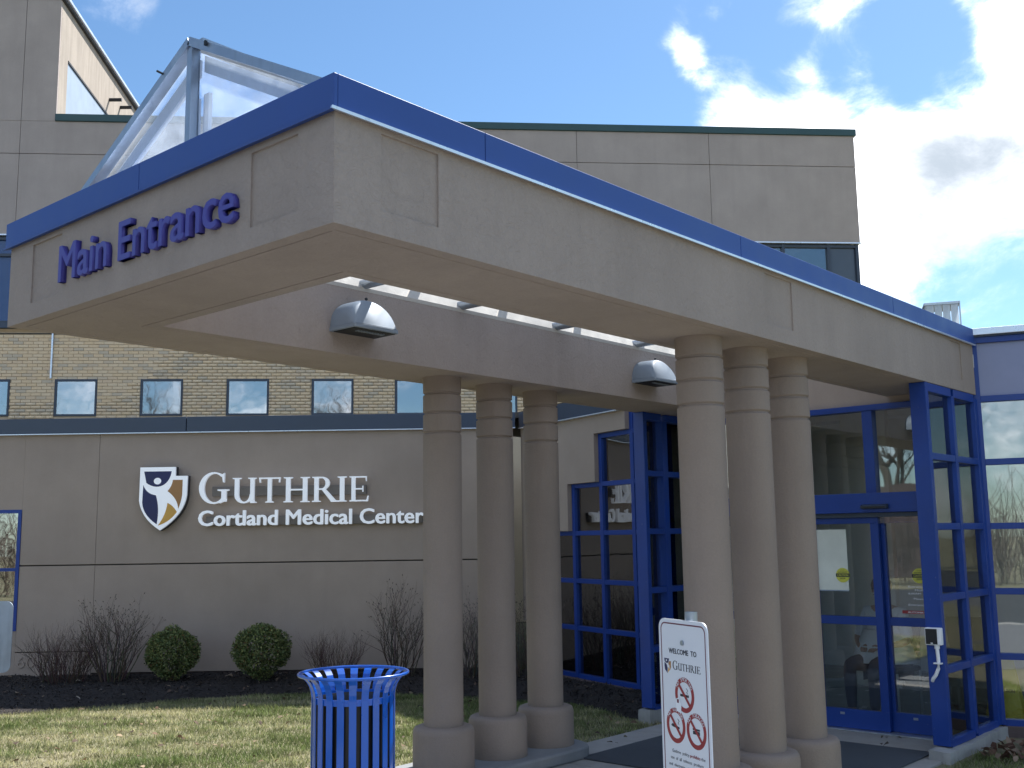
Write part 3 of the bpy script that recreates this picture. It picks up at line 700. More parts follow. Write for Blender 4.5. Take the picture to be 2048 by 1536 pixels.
for a, b in zip(ys, ys[1:]):
    for s in (-1, 1):
        g = G(); e = .004
        g.hexa([(s * BW_, a + .03, ZE + .02), (s * BW_, b - .03, ZE + .02), (s * .02, b - .03, AP - .012), (s * .02, a + .03, AP - .012)] + [(s * BW_, a + .03, ZE + .026), (s * BW_, b - .03, ZE + .026), (s * .02, b - .03, AP - .006), (s * .02, a + .03, AP - .006)])
        g.obj('roof_pane', 'poly', sk)
G().prism([(-BW_, ZE), (BW_, ZE), (0, AP - .03)], Y1 - .01, Y1 - .002, 'y').obj('gable_pane', 'poly', sk)
G().tube([(-.23, Y0 - .03, 4.17), (-.26, Y0 - .05, 4.19)], .006, 6).obj('bracket', 'dark', sk)
G().box(.17, Y0 - .045, 4.19, .182, Y0 - .032, 4.215).obj('bracket', 'dark', sk)

# main entrance lettering
me_ = T('entrance_lettering', 'raised blue letters spelling Main Entrance on the front of the canopy', 'sign', (0, 0, 0))
letters(me_, 'Main Entrance', -2.228, -.634, 3.108, .192, -.03, .031, ['letter_blue', 'letter_blue'], .012)

# wall lights
def wall_light(y, label):
    t = T('wall_light', label, 'light', (-WX + TX, y, 3.105), 0, 'hooded lights on the inner face of the left canopy beam')
    b = bmesh.new(); rings = []
    hw, H = .188, .186; n = 22
    for xk, sc, zt in ((0, 1, 1), (.06, 1, 1), (.12, 1, .995), (.15, .985, .985), (.165, .95, .95), (.172, .90, .90)):
        ring = []
        for k in range(n + 1):
            a = PI * k / n; yy = -math.cos(a) * hw * sc; zz = (math.sin(a) ** .8) * H * zt
            lean = 0 if xk == 0 else (1 - zz / H) * .075 * (xk / .17)
            ring.append(b.verts.new((xk + lean, yy, .028 + zz)))
        rings.append(ring)
    for A, B in zip(rings, rings[1:]):
        for k in range(n): b.faces.new((A[k], A[k + 1], B[k + 1], B[k]))
    b.faces.new(rings[-1]); b.faces.new([r[0] for r in rings] + [r[-1] for r in rings[::-1]])
    bmesh.ops.recalc_face_normals(b, faces=b.faces); me = bpy.data.meshes.new('hood'); b.to_mesh(me); b.free()
    me.polygons.foreach_set('use_smooth', [True] * len(me.polygons)); me.set_sharp_from_angle(angle=R(50)); link('hood', me, 'light_body', t)
    G().prism([(0, -.197), (.245, -.19), (.25, -.17), (.25, .17), (.245, .19), (0, .197)], .0, .026, 'z').obj('base_rim', 'light_body', t, bevel=.003)
    G().box(.02, -.175, -.004, .23, .175, .002).obj('lens', 'dark', t)
    for k in range(10): G().box(.155, -.11 + k * .024, -.010, .19, -.098 + k * .024, -.004).obj('louvre', 'light_body', t)
    G().ball((.115, .02, .232), .012, sub=1).obj('screw', 'dark', t)
wall_light(2.0, 'nearer half dome grey wall light on the left beam, closest to the front')
wall_light(5.43, 'farther half dome grey wall light on the left beam, beside the tall right column')

# ================================================================== GLAZED WALLS
LV = [.10, .66, 1.22, 1.79, 2.36, 2.93]
FH = .055
def grid(par, xs, top_of, y0=0, dep=.10, gl='glass', zmin=.10, spandrel=None, skip=()):
    """xs ascending mullion centres; top_of(i) = top level index or z for bay i"""
    tops = [top_of(i) for i in range(len(xs) - 1)]
    for i, x in enumerate(xs):
        zt = max(tops[max(0, i - 1)], tops[min(i, len(tops) - 1)]) + FH / 2
        if i not in skip: box('mullion', 'frame', par, x - .03, y0, zmin - .02, x + .03, y0 + dep, zt, bevel=.003)
    for i in range(len(xs) - 1):
        a, b = xs[i] + .03, xs[i + 1] - .03; lv = [z for z in LV if z <= tops[i] + .01]
        if tops[i] > LV[-1] + .1: lv = LV + [tops[i]]
        for z in lv: box('rail', 'frame', par, a, y0 + .004, z - FH / 2, b, y0 + dep - .004, z + FH / 2, bevel=.003)
        for z0, z1 in zip(lv, lv[1:]):
            sp = spandrel and z0 >= LV[-1] - .01
            box('spandrel_panel' if sp else 'pane', spandrel if sp else gl, par, a, y0 + .04, z0 + FH / 2, b, y0 + .048, z1 - FH / 2)
AL = R(18.6)
lw_ = T('left_glazed_wall', 'stepped blue framed glazed wall between the sign wall and the doors', 'glass wall', (-2.89, 7.0, 0), -AL)
grid(lw_, [-3.30, -2.80, -2.20, -1.60, -.97, -.34, -.03], lambda i: [LV[1], LV[3], LV[4], LV[5], 3.50, 3.50][i], .06, .09, 'glass_l', .1, 'lav')
for a, b, z0 in ((-3.33, -2.83, LV[1]), (-2.83, -2.23, LV[3]), (-2.23, -1.63, LV[4]), (-1.63, -1.0, LV[5])):
    box('stucco_panel', 'stucco_dark', lw_, a if a > -3.3 else -3.34, 0, z0 + FH / 2, b, .14, 3.34)
box('fascia_panel', 'navy', lw_, -3.30, -.05, ZF0, -1.0, .0, ZF1, bevel=.004)
box('fascia_hem', 'hem', lw_, -3.30, -.062, ZF0 - .012, -1.0, 0, ZF0 - .001)
box('stone_base', 'brown_stone', lw_, -3.32, -.03, -.1, -.0, .16, .075, bevel=.01)
rw_ = T('right_glazed_wall', 'blue framed glazed wall at the right edge with a pale lavender top panel', 'glass wall', (0.0, 7.40, 0), AL)
grid(rw_, [.0, 1.0, 1.6, 2.2, 2.8], lambda i: [3.47, LV[5], LV[4], LV[3]][i], .0, .09, 'glass_r', .1, 'lav')
for a, b, z0 in ((1.03, 1.6, LV[5]), (1.6, 2.2, LV[4]), (2.2, 2.83, LV[3]), (2.83, 6, -.1)):
    box('stucco_panel', 'stucco_dark', rw_, a, -.05, z0 + FH / 2, b, .14, 3.34)
box('flashing', 'hem', rw_, -.02, -.05, 3.51, 6.0, .25, 3.572, bevel=.004)
box('flashing_reveal', 'navy', rw_, -.0, -.02, 3.497, 6, .1, 3.509)
box('stone_base', 'brown_stone', rw_, .0, -.01, -.1, 2.83, .16, .075, bevel=.01)

# ---- vestibule wings, door wall
ev = T('glazed_entrance', 'blue framed glazed vestibule with sliding doors under the end of the canopy', 'entrance')
YF, YD, YE = 6.15, 6.85, 7.36
def wing(xo, xi, sgn):
    x0, x1 = min(xo, xi), max(xo, xi); m0, m1 = (6.74, 6.80) if sgn > 0 else (6.47, 6.56)
    box('post', 'frame', ev, x0, YF - .01, .085 if sgn > 0 else .12, x1, YF + .05, ZB - .002, bevel=.004)
    box('post', 'frame', ev, x0 + .02, m0, .10, x1 - .0, m1, 2.90, bevel=.003)
    box('post', 'frame', ev, x0, YE - .04, .085, x1, YE + .04, 2.93, bevel=.003)
    for a, b in ((YF + .05, m0), (m1, YE - .04)):
        for z in LV[:-1] + [2.92]:
            zz0 = z - FH / 2; zz1 = z + FH / 2 if z < 2.9 else ZB - .003
            box('rail', 'frame', ev, x0 + .004, a, zz0, x1 - .004, b, zz1, bevel=.003)
        for z0, z1 in zip(LV[:-1] + [2.92], LV[1:-1] + [2.92]):
            box('pane', 'glass', ev, (x0 + x1) / 2 + .02 * sgn, a, z0 + FH / 2, (x0 + x1) / 2 + .027 * sgn, b, z1 - FH / 2)
wing(0, -.135, 1); wing(-2.90, -2.78, -1)
def rock(name, mat, parent, x0, y0, z0, x1, y1, z1, n=(4, 14, 3), amp=.012):
    b = bmesh.new(); bmesh.ops.create_cube(b, size=1); bmesh.ops.subdivide_edges(b, edges=b.edges, cuts=8, use_grid_fill=True)
    from mathutils import noise as mn
    for v in b.verts:
        p = Vector((x0 + (v.co.x + .5) * (x1 - x0), y0 + (v.co.y + .5) * (y1 - y0), z0 + (v.co.z + .5) * (z1 - z0)))
        d = mn.noise_vector(p * 9) * amp + mn.noise_vector(p * 30) * amp * .4; v.co = p + d
    me = bpy.data.meshes.new(name); b.to_mesh(me); b.free(); me.polygons.foreach_set('use_smooth', [True] * len(me.polygons)); me.set_sharp_from_angle(angle=R(35))
    return link(name, me, mat, parent)
rock('stone_kerb', 'stone', ev, -.12, 5.99, -.1, .045, 7.42, .072)
rock('stone_kerb', 'stone', ev, -2.91, 6.09, -.1, -2.765, 7.2, .105)
# door wall
box('wall_above', 'stucco_dark', ev, -2.755, YD + .02, 2.905, -.135, YD + .12, 3.55)
box('frame_head', 'frame', ev, -2.755, YD - .03, 2.85, -.135, YD + .08, 2.903, bevel=.003)
for x in (-2.73, -2.09, -1.445, -.80, -.16):
    hw = .048 if x in (-2.09, -.80) else .025
    box('transom_mullion', 'frame', ev, x - hw, YD - .02, 2.10, x + hw, YD + .08, 2.85, bevel=.003)
xx = [-2.73 + .025, -2.09 - .048, -2.09 + .048, -1.445 - .025, -1.445 + .025, -.80 - .048, -.80 + .048, -.16 - .025]
for i in range(0, 8, 2): box('pane', 'glass', ev, xx[i], YD + .03, 2.10, xx[i + 1], YD + .037, 2.85)
box('header', 'frame', ev, -2.755, YD - .10, 1.925, -.135, YD + .08, 2.10, bevel=.004)
box('track', 'navy', ev, -2.755, YD - .04, 1.885, -.135, YD + .08, 1.923)
box('head_glass', 'glass_l', ev, -2.7, YD + .03, 1.83, -.14, YD + .036, 1.884)
box('side_post', 'frame', ev, -.165, YD - .02, .0, -.137, YD + .08, 1.925)
box('side_post', 'frame', ev, -2.753, YD - .02, .0, -2.725, YD + .08, 1.925)
box('threshold', 'alu', ev, -2.75, YD - .07, .0, -.14, YD + .14, .012)
def leaf(x0, x1, y):
    g = G(); g.box(x0, y, .18, x0 + .07, y + .045, 1.83); g.box(x1 - .075, y, .18, x1, y + .045, 1.83)
    l = g.obj('door', 'frame', ev, bevel=.003)
    box('bottom_rail', 'frame', l, x0, y - .001, .014, x1, y + .046, .18, bevel=.003)
    box('mid_rail', 'frame', l, x0 + .07, y, .925, x1 - .075, y + .045, 1.0, bevel=.003)
    box('top_rail', 'frame', l, x0, y - .001, 1.83, x1, y + .046, 1.884, bevel=.003)
    for z0, z1 in ((.18, .925), (1.0, 1.83)): box('pane', 'glass', l, x0 + .07, y + .02, z0, x1 - .075, y + .027, z1)
    box('pull', 'galv', l, x0 + .22, y - .006, .13, x0 + .26, y, .15)
leaf(-1.44, -.765, YD); leaf(-2.125, -1.45, YD); leaf(-.80, -.166, YD + .06); leaf(-2.72, -2.09, YD + .06)
# side white hinge piece / sensor / reader
sn = T('motion_sensor', 'slim dark motion sensor on the blue header above the doors', 'sensor', (-.735, YD - .102, 1.975))
G().prism([(0, -.02), (-.05, -.014), (-.055, .01), (-.01, .024), (0, .024)], -.12, .12, 'x').obj('housing', 'slate', sn, bevel=.004); box('lens', 'black', sn, -.10, -.056, -.012, .10, -.05, .002)
rd = T('card_reader', 'white boxed card reader with black screen and conduit on the right door post', 'card reader', (-.075, YF - .002, .92))
box('housing', 'white', rd, -.05, -.06, -.06, .075, 0, .075, bevel=.008); box('screen', 'black', rd, -.043, -.0625, -.052, .048, -.059, .067, bevel=.003); box('badge', 'white', rd, -.005, -.0645, -.047, .012, -.062, -.040)
cdt = [(.03, -.03, -.06), (.032, -.03, -.12), (.035, -.03, -.19), (.03, -.03, -.24), (.008, -.03, -.29), (-.02, -.028, -.325), (-.03, -.01, -.34)]
G().tube(cdt, .014, 10).obj('conduit', 'white', rd, smooth=True); G().tube([(.031, -.03, -.058), (.031, -.03, -.088)], .02, 10).obj('coupling', 'white', rd, smooth=True); G().box(0, -.05, -.205, .06, 0, -.195).obj('clip', 'white', rd)
# stickers and print on the doors
def sticker(x, y, z, label):
    t = T('caution_sticker', label, 'sticker', (x, y, z), 0, 'round yellow caution stickers on the doors')
    n = 40; g = G(); g.prism([(.066 * math.cos(2 * PI * k / n), .066 * math.sin(2 * PI * k / n)) for k in range(n)], 0, .001, 'y').obj('disc', 'yellow', t)
    a = math.asin(.016 / .066); P_ = [(.066 * math.cos(q), .066 * math.sin(q)) for q in np.linspace(-a, a, 5)] + [(-.066 * math.cos(q), .066 * math.sin(q)) for q in np.linspace(a, -a, 5)]
    G().prism(P_, -.0006, -.0001, 'y').obj('band', 'ink', t)
    flat_text(t, 'CAUTION', 0, -.009, .019, -.001, 'yellow', .105, .02); flat_text(t, 'AUTOMATIC', 0, .021, .012, -.001, 'ink', .088, .02); flat_text(t, 'DOOR', 0, -.036, .014, -.001, 'ink', .05, .02)
    flat_text(t, 'SLOW DOWN', 0, .043, .006, -.001, 'ink', .04, .01)
sticker(-1.13, YD + .013, 1.365, 'round yellow CAUTION sticker on the left door, over the pale sheet')
sticker(-.452, YD + .078, 1.365, 'round yellow CAUTION sticker on the right glass panel above white text')
hr = T('hours_decal', 'white opening hours lettering on the right glass door panel', 'decal', (-.425, YD + .078, 0))
flat_text(hr, 'Entrance Hours', 0, 1.262, .017, 0, 'white', .26, .008); flat_text(hr, 'Mon-Sun', 0, 1.232, .017, 0, 'white', .15, .008); flat_text(hr, '6:00AM - 9:00PM', 0, 1.202, .017, 0, 'white', .27, .008)
flat_text(hr, 'Please See', 0, 1.158, .016, 0, 'white', .18, .008); flat_text(hr, 'Entrance After', 0, 1.104, .018, 0, 'white', .28, .008)
box('red_strip', 'red', hr, -.20, 0, 1.035, .17, .001, 1.063); flat_text(hr, 'AUTOMATIC DOOR', .0, 1.041, .015, -.001, 'white', .30, .01)
pp = T('pale_patch_sheet', 'large pale sheet standing in for a bright patch in the left door glass', 'pale_patch', (-1.44, YD + .0165, 1.22))  # bright patch in the door glass, painted as a pale sheet
G().box(.075, 0, .01, .362, .0015, .56).obj('sheet', 'paper', pp); G().box(.075, -.0015, .0, .362, .003, .009).obj('bottom_strip', 'blind', pp)

# ---- interior
structure(G().prism([(-6.0, 8.0), (-2.75, 7.1), (-2.75, 6.98), (-.14, 6.98), (-.14, 7.3), (0.1, 7.5), (3.0, 8.45), (3.0, 12), (-6.0, 12)], -.05, .006, 'z').obj('lobby_floor', 'int_floor', tri=True))
OX0, OX1, OY0, OY1 = -4.8, 1.9, 8.8, 10.8  # gap in ceiling and roof for the added glazing
for nm_, mt3, z0, z1, P_ in (('lobby_ceiling', 'interior', 3.22, 3.34, [(-6.0, 8.15), (-2.85, 7.18), (-2.75, 6.98), (-.14, 6.98), (.05, 7.56), (3.0, 8.56), (3.0, OY0), (-6.0, OY0)]),
                             ('lobby_roof', 'joint', 3.345, 3.42, [(-6.02, 8.1), (-3.3, 7.22), (-2.89, 7.0), (0, 7.45), (3.0, 8.5), (4.4, OY0), (-8.0, OY0)])):
    structure(G().prism(P_, z0, z1, 'z').obj(nm_, mt3, tri=True))
    for x0, y0, x1, y1 in ((-8.0 if z0 > 3.3 else -6, OY0 + .001, OX0, OY1), (OX1, OY0 + .001, 6 if z0 > 3.3 else 3, OY1), (-8.0 if z0 > 3.3 else -6, OY1 + .001, 6 if z0 > 3.3 else 3, 15 if z0 > 3.3 else 12)):
        structure(G().box(x0, y0, z0, x1, y1, z1).obj(nm_, mt3))
lsk = T('added_daylight_panel', 'flat translucent roof opening added over the lobby to let daylight in', 'skylight', ((OX0 + OX1) / 2, (OY0 + OY1) / 2, 3.43))  # roof glazing added to brighten the lobby and the seated person
for k in range(7):
    xa_ = -3.35 + k * .957; box('pane', 'poly', lsk, xa_ + .02, -.98, .02, xa_ + .937, .98, .026); box('bar', 'galv', lsk, xa_ - .02, -1.0, 0, xa_ + .02, 1.0, .05)
structure(G().box(-6.2, 11.2, 0, 3.2, 11.3, 3.22).obj('lobby_wall', 'interior'))
structure(G().box(3.0, 8.7, 0, 3.1, 11.2, 3.22).obj('lobby_wall', 'interior')); structure(G().box(-6.1, 8.3, 0, -6.0, 11.2, 3.22).obj('lobby_wall', 'interior'))
structure(G().box(-2.3, 9.6, 0, -1.75, 9.7, 3.2).obj('lobby_partition', 'cream')); structure(G().box(-.9, 10.1, 0, 1.4, 10.2, 3.2).obj('lobby_partition', 'cream'))
structure(G().prism([(-6.02, 8.1), (-3.3, 7.22), (-2.89, 7.0), (0, 7.45), (3.0, 8.5), (6, 9.5), (6, 15), (-11, 15)], 3.345, 3.42, 'z').obj('lobby_roof', 'joint', tri=True))
# yellow wet floor sign and a chair inside
ws = T('wet_floor_sign', 'yellow folding wet floor sign standing inside the glass at far right', 'sign', (-.03, 7.70, .008), R(8))
for s in (-1, 1):
    G().hexa([(-.15, s * .13 - .008, 0), (.15, s * .13 - .008, 0), (.15, s * .13 + .008, 0), (-.15, s * .13 + .008, 0), (-.07, -.006 + s * .012, .6), (.07, -.006 + s * .012, .6), (.07, .006 + s * .012, .6), (-.07, .006 + s * .012, .6)]).obj('panel', 'wet', ws, bevel=.003)
flat_text(ws, 'CAUTION', 0, .32, .03, -.088, 'ink', .15, .01)
def chair(x, y, rz, label):
    t = T('lobby_chair', label, 'chair', (x, y, .006), rz)
    box('seat', 'slate', t, -.24, -.22, .42, .24, .22, .47, bevel=.02); G().hexa([(-.22, .2, .52), (.22, .2, .52), (.22, .24, .52), (-.22, .24, .52), (-.22, .27, .86), (.22, .27, .86), (.22, .31, .86), (-.22, .31, .86)]).obj('backrest', 'slate', t, bevel=.015)
    for sx in (-.22, .22):
        for sy in (-.2, .22): G().tube([(sx, sy, 0), (sx, sy, .43 if sy < 0 else .6)], .013, 8).obj('leg', 'alu', t, smooth=True)
    return t
chair(-1.14, 7.75, R(-8), 'dark chair with metal legs under the person behind the doors')
chair(.55, 8.75, R(-30), 'empty dark chair with metal legs behind the right glazed wall')

# seated person behind the doors
def person():
    t = T('person', 'seated person in pale blue shirt and dark trousers behind the glass doors', 'person', (-1.14, 7.72, 0), R(-8))
    J = {'pel': (0, .02, .52), 'sp': (0, .05, .74), 'ch': (0, .05, .92), 'nk': (0, .03, 1.05), 'hd0': (0, .01, 1.10), 'hd': (0, -.01, 1.2)}
    for s, k in ((-1, 'l'), (1, 'r')):
        J[k + 'sh'] = (s * .18, .05, .98); J[k + 'el'] = (s * .27, -.02, .72); J[k + 'wr'] = (s * .12, -.22, .66)
        J[k + 'hip'] = (s * .09, 0, .52); J[k + 'kn'] = (s * .13, -.42, .52); J[k + 'an'] = (s * .12, -.42, .09); J[k + 'to'] = (s * .14, -.58, .04)
    names = list(J); idx = {n: i for i, n in enumerate(names)}
    E_ = [('pel', 'sp'), ('sp', 'ch'), ('ch', 'nk'), ('nk', 'hd0'), ('hd0', 'hd')]
    for k in 'lr': E_ += [('ch', k + 'sh'), (k + 'sh', k + 'el'), (k + 'el', k + 'wr'), ('pel', k + 'hip'), (k + 'hip', k + 'kn'), (k + 'kn', k + 'an'), (k + 'an', k + 'to')]
    rad = {'pel': .15, 'sp': .14, 'ch': .155, 'nk': .05, 'hd0': .06, 'hd': .085}
    for k in 'lr': rad.update({k + 'sh': .06, k + 'el': .042, k + 'wr': .028, k + 'hip': .09, k + 'kn': .06, k + 'an': .04, k + 'to': .03})
    def skin(nodes, edges, scale, name, mat, sub=2):
        nn = [n for n in names if n in nodes]; ix = {n: i for i, n in enumerate(nn)}
        me = bpy.data.meshes.new(name); me.from_pydata([J[n] for n in nn], [(ix[a], ix[b]) for a, b in edges if a in ix and b in ix], [])
        o = bpy.data.objects.new(name, me); COL.objects.link(o); md = o.modifiers.new('s', 'SKIN'); sm = o.modifiers.new('u', 'SUBSURF'); sm.levels = sub; sm.render_levels = sub
        for i, n in enumerate(nn):
            q = me.skin_vertices[0].data[i]; q.radius = (rad[n] * scale, rad[n] * scale); q.use_root = (i == 0)
        dg = bpy.context.evaluated_depsgraph_get(); m2 = bpy.data.meshes.new_from_object(o.evaluated_get(dg)); bpy.data.objects.remove(o)
        m2.polygons.foreach_set('use_smooth', [True] * len(m2.polygons)); return link(name, m2, mat, t)
    skin(set(names), E_, 1.0, 'body', 'skin')
    skin({'pel', 'sp', 'ch', 'lsh', 'rsh', 'lel', 'rel'}, E_, 1.22, 'shirt', 'shirt')
    skin({'pel', 'lhip', 'rhip', 'lkn', 'rkn', 'lan', 'ran'}, E_, 1.15, 'trousers', 'trouser')
    # shirt hem spreading over the lap
    G().lathe([(.18, .82), (.25, .68), (.31, .53), (.315, .52), (.29, .55), (.16, .80)], 24, 0, .0).obj('shirt_hem', 'shirt', t, smooth=True)
    G().ball((0, .02, 1.235), .105, (.92, 1, .95), 3).obj('hair', 'hair', t, smooth=2)
    h = G(); h.ball((0, -.105, 1.19), .016, (.8, 1, 1.3), 2); h.ball((-.085, 0, 1.19), .02, (.5, 1, 1.4), 2); h.ball((.085, 0, 1.19), .02, (.5, 1, 1.4), 2); h.obj('nose_and_ears', 'skin', t, smooth=2)
    for s in (-1, 1):
        G().ball((s * .032, -.092, 1.21), .011, (1.2, .6, .7), 2).obj('eye', 'ink', t, smooth=2)
        for f in range(4): G().tube([(s * (.10 - f * .018), -.235, .655), (s * (.075 - f * .018), -.285, .65), (s * (.06 - f * .016), -.31, .63)], [.010, .009, .006], 6).obj('finger', 'skin', t, smooth=True)
        G().tube([(s * .09, -.22, .67), (s * .05, -.245, .685), (s * .03, -.262, .68)], [.012, .010, .007], 6).obj('thumb', 'skin', t, smooth=True)
    G().box(-.025, -.101, 1.148, .025, -.09, 1.154).obj('mouth', 'maroon', t)
person()

# ================================================================== GUTHRIE SIGN
gs = T('hospital_sign', 'white and blue wall sign with shield reading Guthrie Cortland Medical Center', 'sign', (GWo.x, GWo.y, 0), math.atan2(RT.y, RT.x))
def sh(cx, cy): return (-4.86 + (cx - 112) / 325 * .627, 2.72 - (cy - 112) / 418 * .814)
def bez(pts, n=8):
    out = []
    for p0, p1, p2 in pts:
        for k in range(n): t = k / n; out.append(tuple((1 - t) ** 2 * a + 2 * t * (1 - t) * b + t * t * c for a, b, c in zip(p0, p1, p2)))
    return out
outer = [(118, 112), (355, 112), (355, 172), (437, 172), (434, 300)] + bez([((434, 300), (420, 430), (262, 530)), ((262, 530), (118, 440), (113, 300))])
def sgrow(): return
spr = G(); spr.prism([sh(*p) for p in outer], -.10, -.135, 'y'); spr.obj('shield_body', 'letter_glow_face', gs, tri=True)
ret = G(); ret.prism([sh(p[0] + (3 if p[0] > 262 else 0), p[1] + (4 if p[1] > 300 else -2)) for p in outer], -.02, -.099, 'y'); ret.obj('shield_return', 'return', gs, tri=True)
def art(name, mat, pts, y): G().prism([sh(*p) for p in pts], -.1345, y, 'y').obj(name, mat, gs, tri=True)
art('shield_navy_field', 'shield_navy', [(145, 140), (330, 140)] + bez([((330, 140), (322, 205), (275, 232)), ((275, 232), (215, 262), (145, 203))]), -.1375)
art('shield_navy_field', 'shield_navy', [(142, 230)] + bez([((142, 230), (165, 290), (228, 298)), ((228, 298), (258, 380), (240, 490)), ((240, 490), (132, 420), (138, 320))]), -.1376)
art('shield_orange_field', 'shield_or', [(340, 198), (406, 198), (405, 300)] + bez([((405, 300), (398, 350), (381, 390)), ((381, 390), (375, 320), (306, 272)), ((306, 272), (335, 240), (340, 198))]), -.1377)
art('shield_yellow_field', 'shield_ye', [(308, 350)] + bez([((308, 350), (345, 365), (373, 410)), ((373, 410), (330, 475), (248, 499)), ((248, 499), (300, 430), (308, 350))]), -.1378)
nq = 20; art('shield_head', 'letter_glow_face', [(237 + 25 * math.cos(2 * PI * k / nq), 205 + 22 * math.sin(2 * PI * k / nq)) for k in range(nq)], -.1395)
box('mounting_rail', 'rail', gs, -3.93, -.055, 2.335, -1.92, -.0, 2.46, bevel=.004); box('mounting_rail', 'rail', gs, -4.0, -.05, 1.955, -1.19, -.0, 2.075, bevel=.004)
# serif capitals: list of convex pieces in unit cap height
def serif(x0, x1, y, up=1, e=.03):
    """slab with little bracket; y baseline edge"""
    return [(x0, y), (x1, y), (x1, y + up * .035), (x1 - .06, y + up * .055), (x0 + .06, y + up * .055), (x0, y + up * .035)]
def rect(a, b, c, d): return [(a, b), (c, b), (c, d), (a, d)]
def ring(cx, cy, rx, ry, ix, iy, irx, iry, a0, a1, n=22):
    P_ = []
    for k in range(n):
        t0 = R(a0 + (a1 - a0) * k / n); t1 = R(a0 + (a1 - a0) * (k + 1) / n)
        P_.append([(cx + rx * math.cos(t0), cy + ry * math.sin(t0)), (cx + rx * math.cos(t1), cy + ry * math.sin(t1)), (ix + irx * math.cos(t1), iy + iry * math.sin(t1)), (ix + irx * math.cos(t0), iy + iry * math.sin(t0))])
    return P_
def stem(x, w=.15, y0=0, y1=1, s=.08): return [rect(x, y0 + .02, x + w, y1 - .02), serif(x - s, x + w + s, y0), serif(x - s, x + w + s, y1, -1)]
GL = {
 'G': (ring(.46, .5, .46, .52, .48, .5, .32, .465, 52, 318) + [rect(.70, .05, .85, .42), serif(.58, .93, .45, -1), [(.70, .93), (.78, .99), (.78, .68), (.745, .68)], [(.72, .10), (.85, .14), (.85, .09), (.66, -.0), (.60, .02)]], .93),
 'U': (stem(.08, .15, .28, 1) [0:1] + [serif(.0, .31, 1, -1)] + ring(.40, .32, .32, .335, .425, .34, .195, .29, 180, 360) + [rect(.64, .0, .78, .98), serif(.56, .84, 1, -1), serif(.64, .86, 0)], .88),
 'T': (stem(.33, .15) [0:2] + [rect(.0, .945, .81, 1.0), [(0, .97), (.04, .97), (.06, .80), (.02, .80)], [(.77, .97), (.81, .97), (.79, .80), (.75, .80)]], .81),
 'H': (stem(.08) + stem(.66) + [rect(.23, .47, .66, .53)], .90),
 'R': (stem(.08) + ring(.36, .74, .28, .26, .34, .74, .15, .205, -90, 90) + [rect(.2, .945, .38, 1.0), rect(.2, .48, .38, .535), [(.34, .50), (.50, .50), (.86, .06), (.92, .0), (.70, .0)], serif(.68, .98, 0)], .94),
 'I': (stem(.08), .33),
 'E': (stem(.08) [0:1] + [serif(0, .3, 0), serif(0, .3, 1, -1), rect(.2, .945, .66, 1), rect(.2, .47, .52, .525), rect(.2, 0, .68, .055), [(.62, 1), (.67, 1), (.67, .80), (.645, .80)], [(.505, .38), (.54, .38), (.54, .62), (.505, .62)], [(.65, 0), (.72, 0), (.75, .22), (.71, .22)]], .75)}
def serif_word(par, items, y, depth, mats, name='letter', k=1.0):
    for ch, x0, x1, z0, z1 in items:
        pcs, wd = GL[ch]; g = G(); b = g.b
        for i, pc in enumerate(pcs):
            e = i * .00015 * k; g.prism([(x0 + p[0] / wd * (x1 - x0), z0 + p[1] * (z1 - z0)) for p in pc], y - e, y + depth + e, 'y')
        bmesh.ops.recalc_face_normals(b, faces=b.faces)
        for f in b.faces: f.material_index = 0 if f.normal.y < -.7 else (1 if len(mats) > 1 else 0)
        me = bpy.data.meshes.new(name); b.to_mesh(me); b.free(); link(name, me, mats, par)
zb_, zc = 2.243, 2.568
serif_word(gs, [('G', -4.089, -3.70, 2.243, 2.64), ('U', -3.655, -3.335, zb_, zc), ('T', -3.31, -3.035, zb_, zc), ('H', -2.99, -2.65, zb_, zc), ('R', -2.62, -2.285, zb_, zc), ('I', -2.29, -2.165, zb_, zc), ('E', -2.135, -1.885, zb_, zc)], -.105, .05, ['letter_glow_face', 'return'])
letters(gs, 'Cortland Medical Center', -4.086, -1.175, 1.957, .190, -.10, .05, ['letter_glow_face', 'return'], .020)

# ================================================================== STREET FURNITURE
tcn = T('trash_can', 'bright blue slatted metal litter bin with flared rim on the walkway', 'trash can', (-1.863, 1.687, .0))
pf = [(.262, .03), (.262, .70), (.262, .83), (.266, .86), (.277, .892), (.295, .920), (.318, .941), (.345, .955)]
for k in range(22):
    a = 2 * PI * (k + .5) / 22; g = G(); hw = .0225; th = .005; prev = None
    ca, sa = math.cos(a), math.sin(a)
    def P3(r, z, s, o): rr_ = r + o; w = hw * (1 + (r - .262) * 1.6) * s; return (rr_ * ca - w * sa, rr_ * sa + w * ca, z)
    for (r0_, z0), (r1_, z1) in zip(pf, pf[1:]):
        g.hexa([P3(r0_, z0, -1, 0), P3(r0_, z0, 1, 0), P3(r0_, z0, 1, th), P3(r0_, z0, -1, th), P3(r1_, z1, -1, 0), P3(r1_, z1, 1, 0), P3(r1_, z1, 1, th), P3(r1_, z1, -1, th)])
    g.obj('slat', 'can', tcn)
def torus(R0, r0_, z, n=64, mn=10):
    b = bmesh.new(); rg = [[b.verts.new(((R0 + r0_ * math.cos(2 * PI * j / mn)) * math.cos(2 * PI * i / n), (R0 + r0_ * math.cos(2 * PI * j / mn)) * math.sin(2 * PI * i / n), z + r0_ * math.sin(2 * PI * j / mn))) for j in range(mn)] for i in range(n)]
    for i in range(n):
        for j in range(mn): b.faces.new((rg[i][j], rg[(i + 1) % n][j], rg[(i + 1) % n][(j + 1) % mn], rg[i][(j + 1) % mn]))
    g = G(); g.b.free(); g.b = b; return g
torus(.350, .009, .957).obj('rim', 'can', tcn, smooth=2)
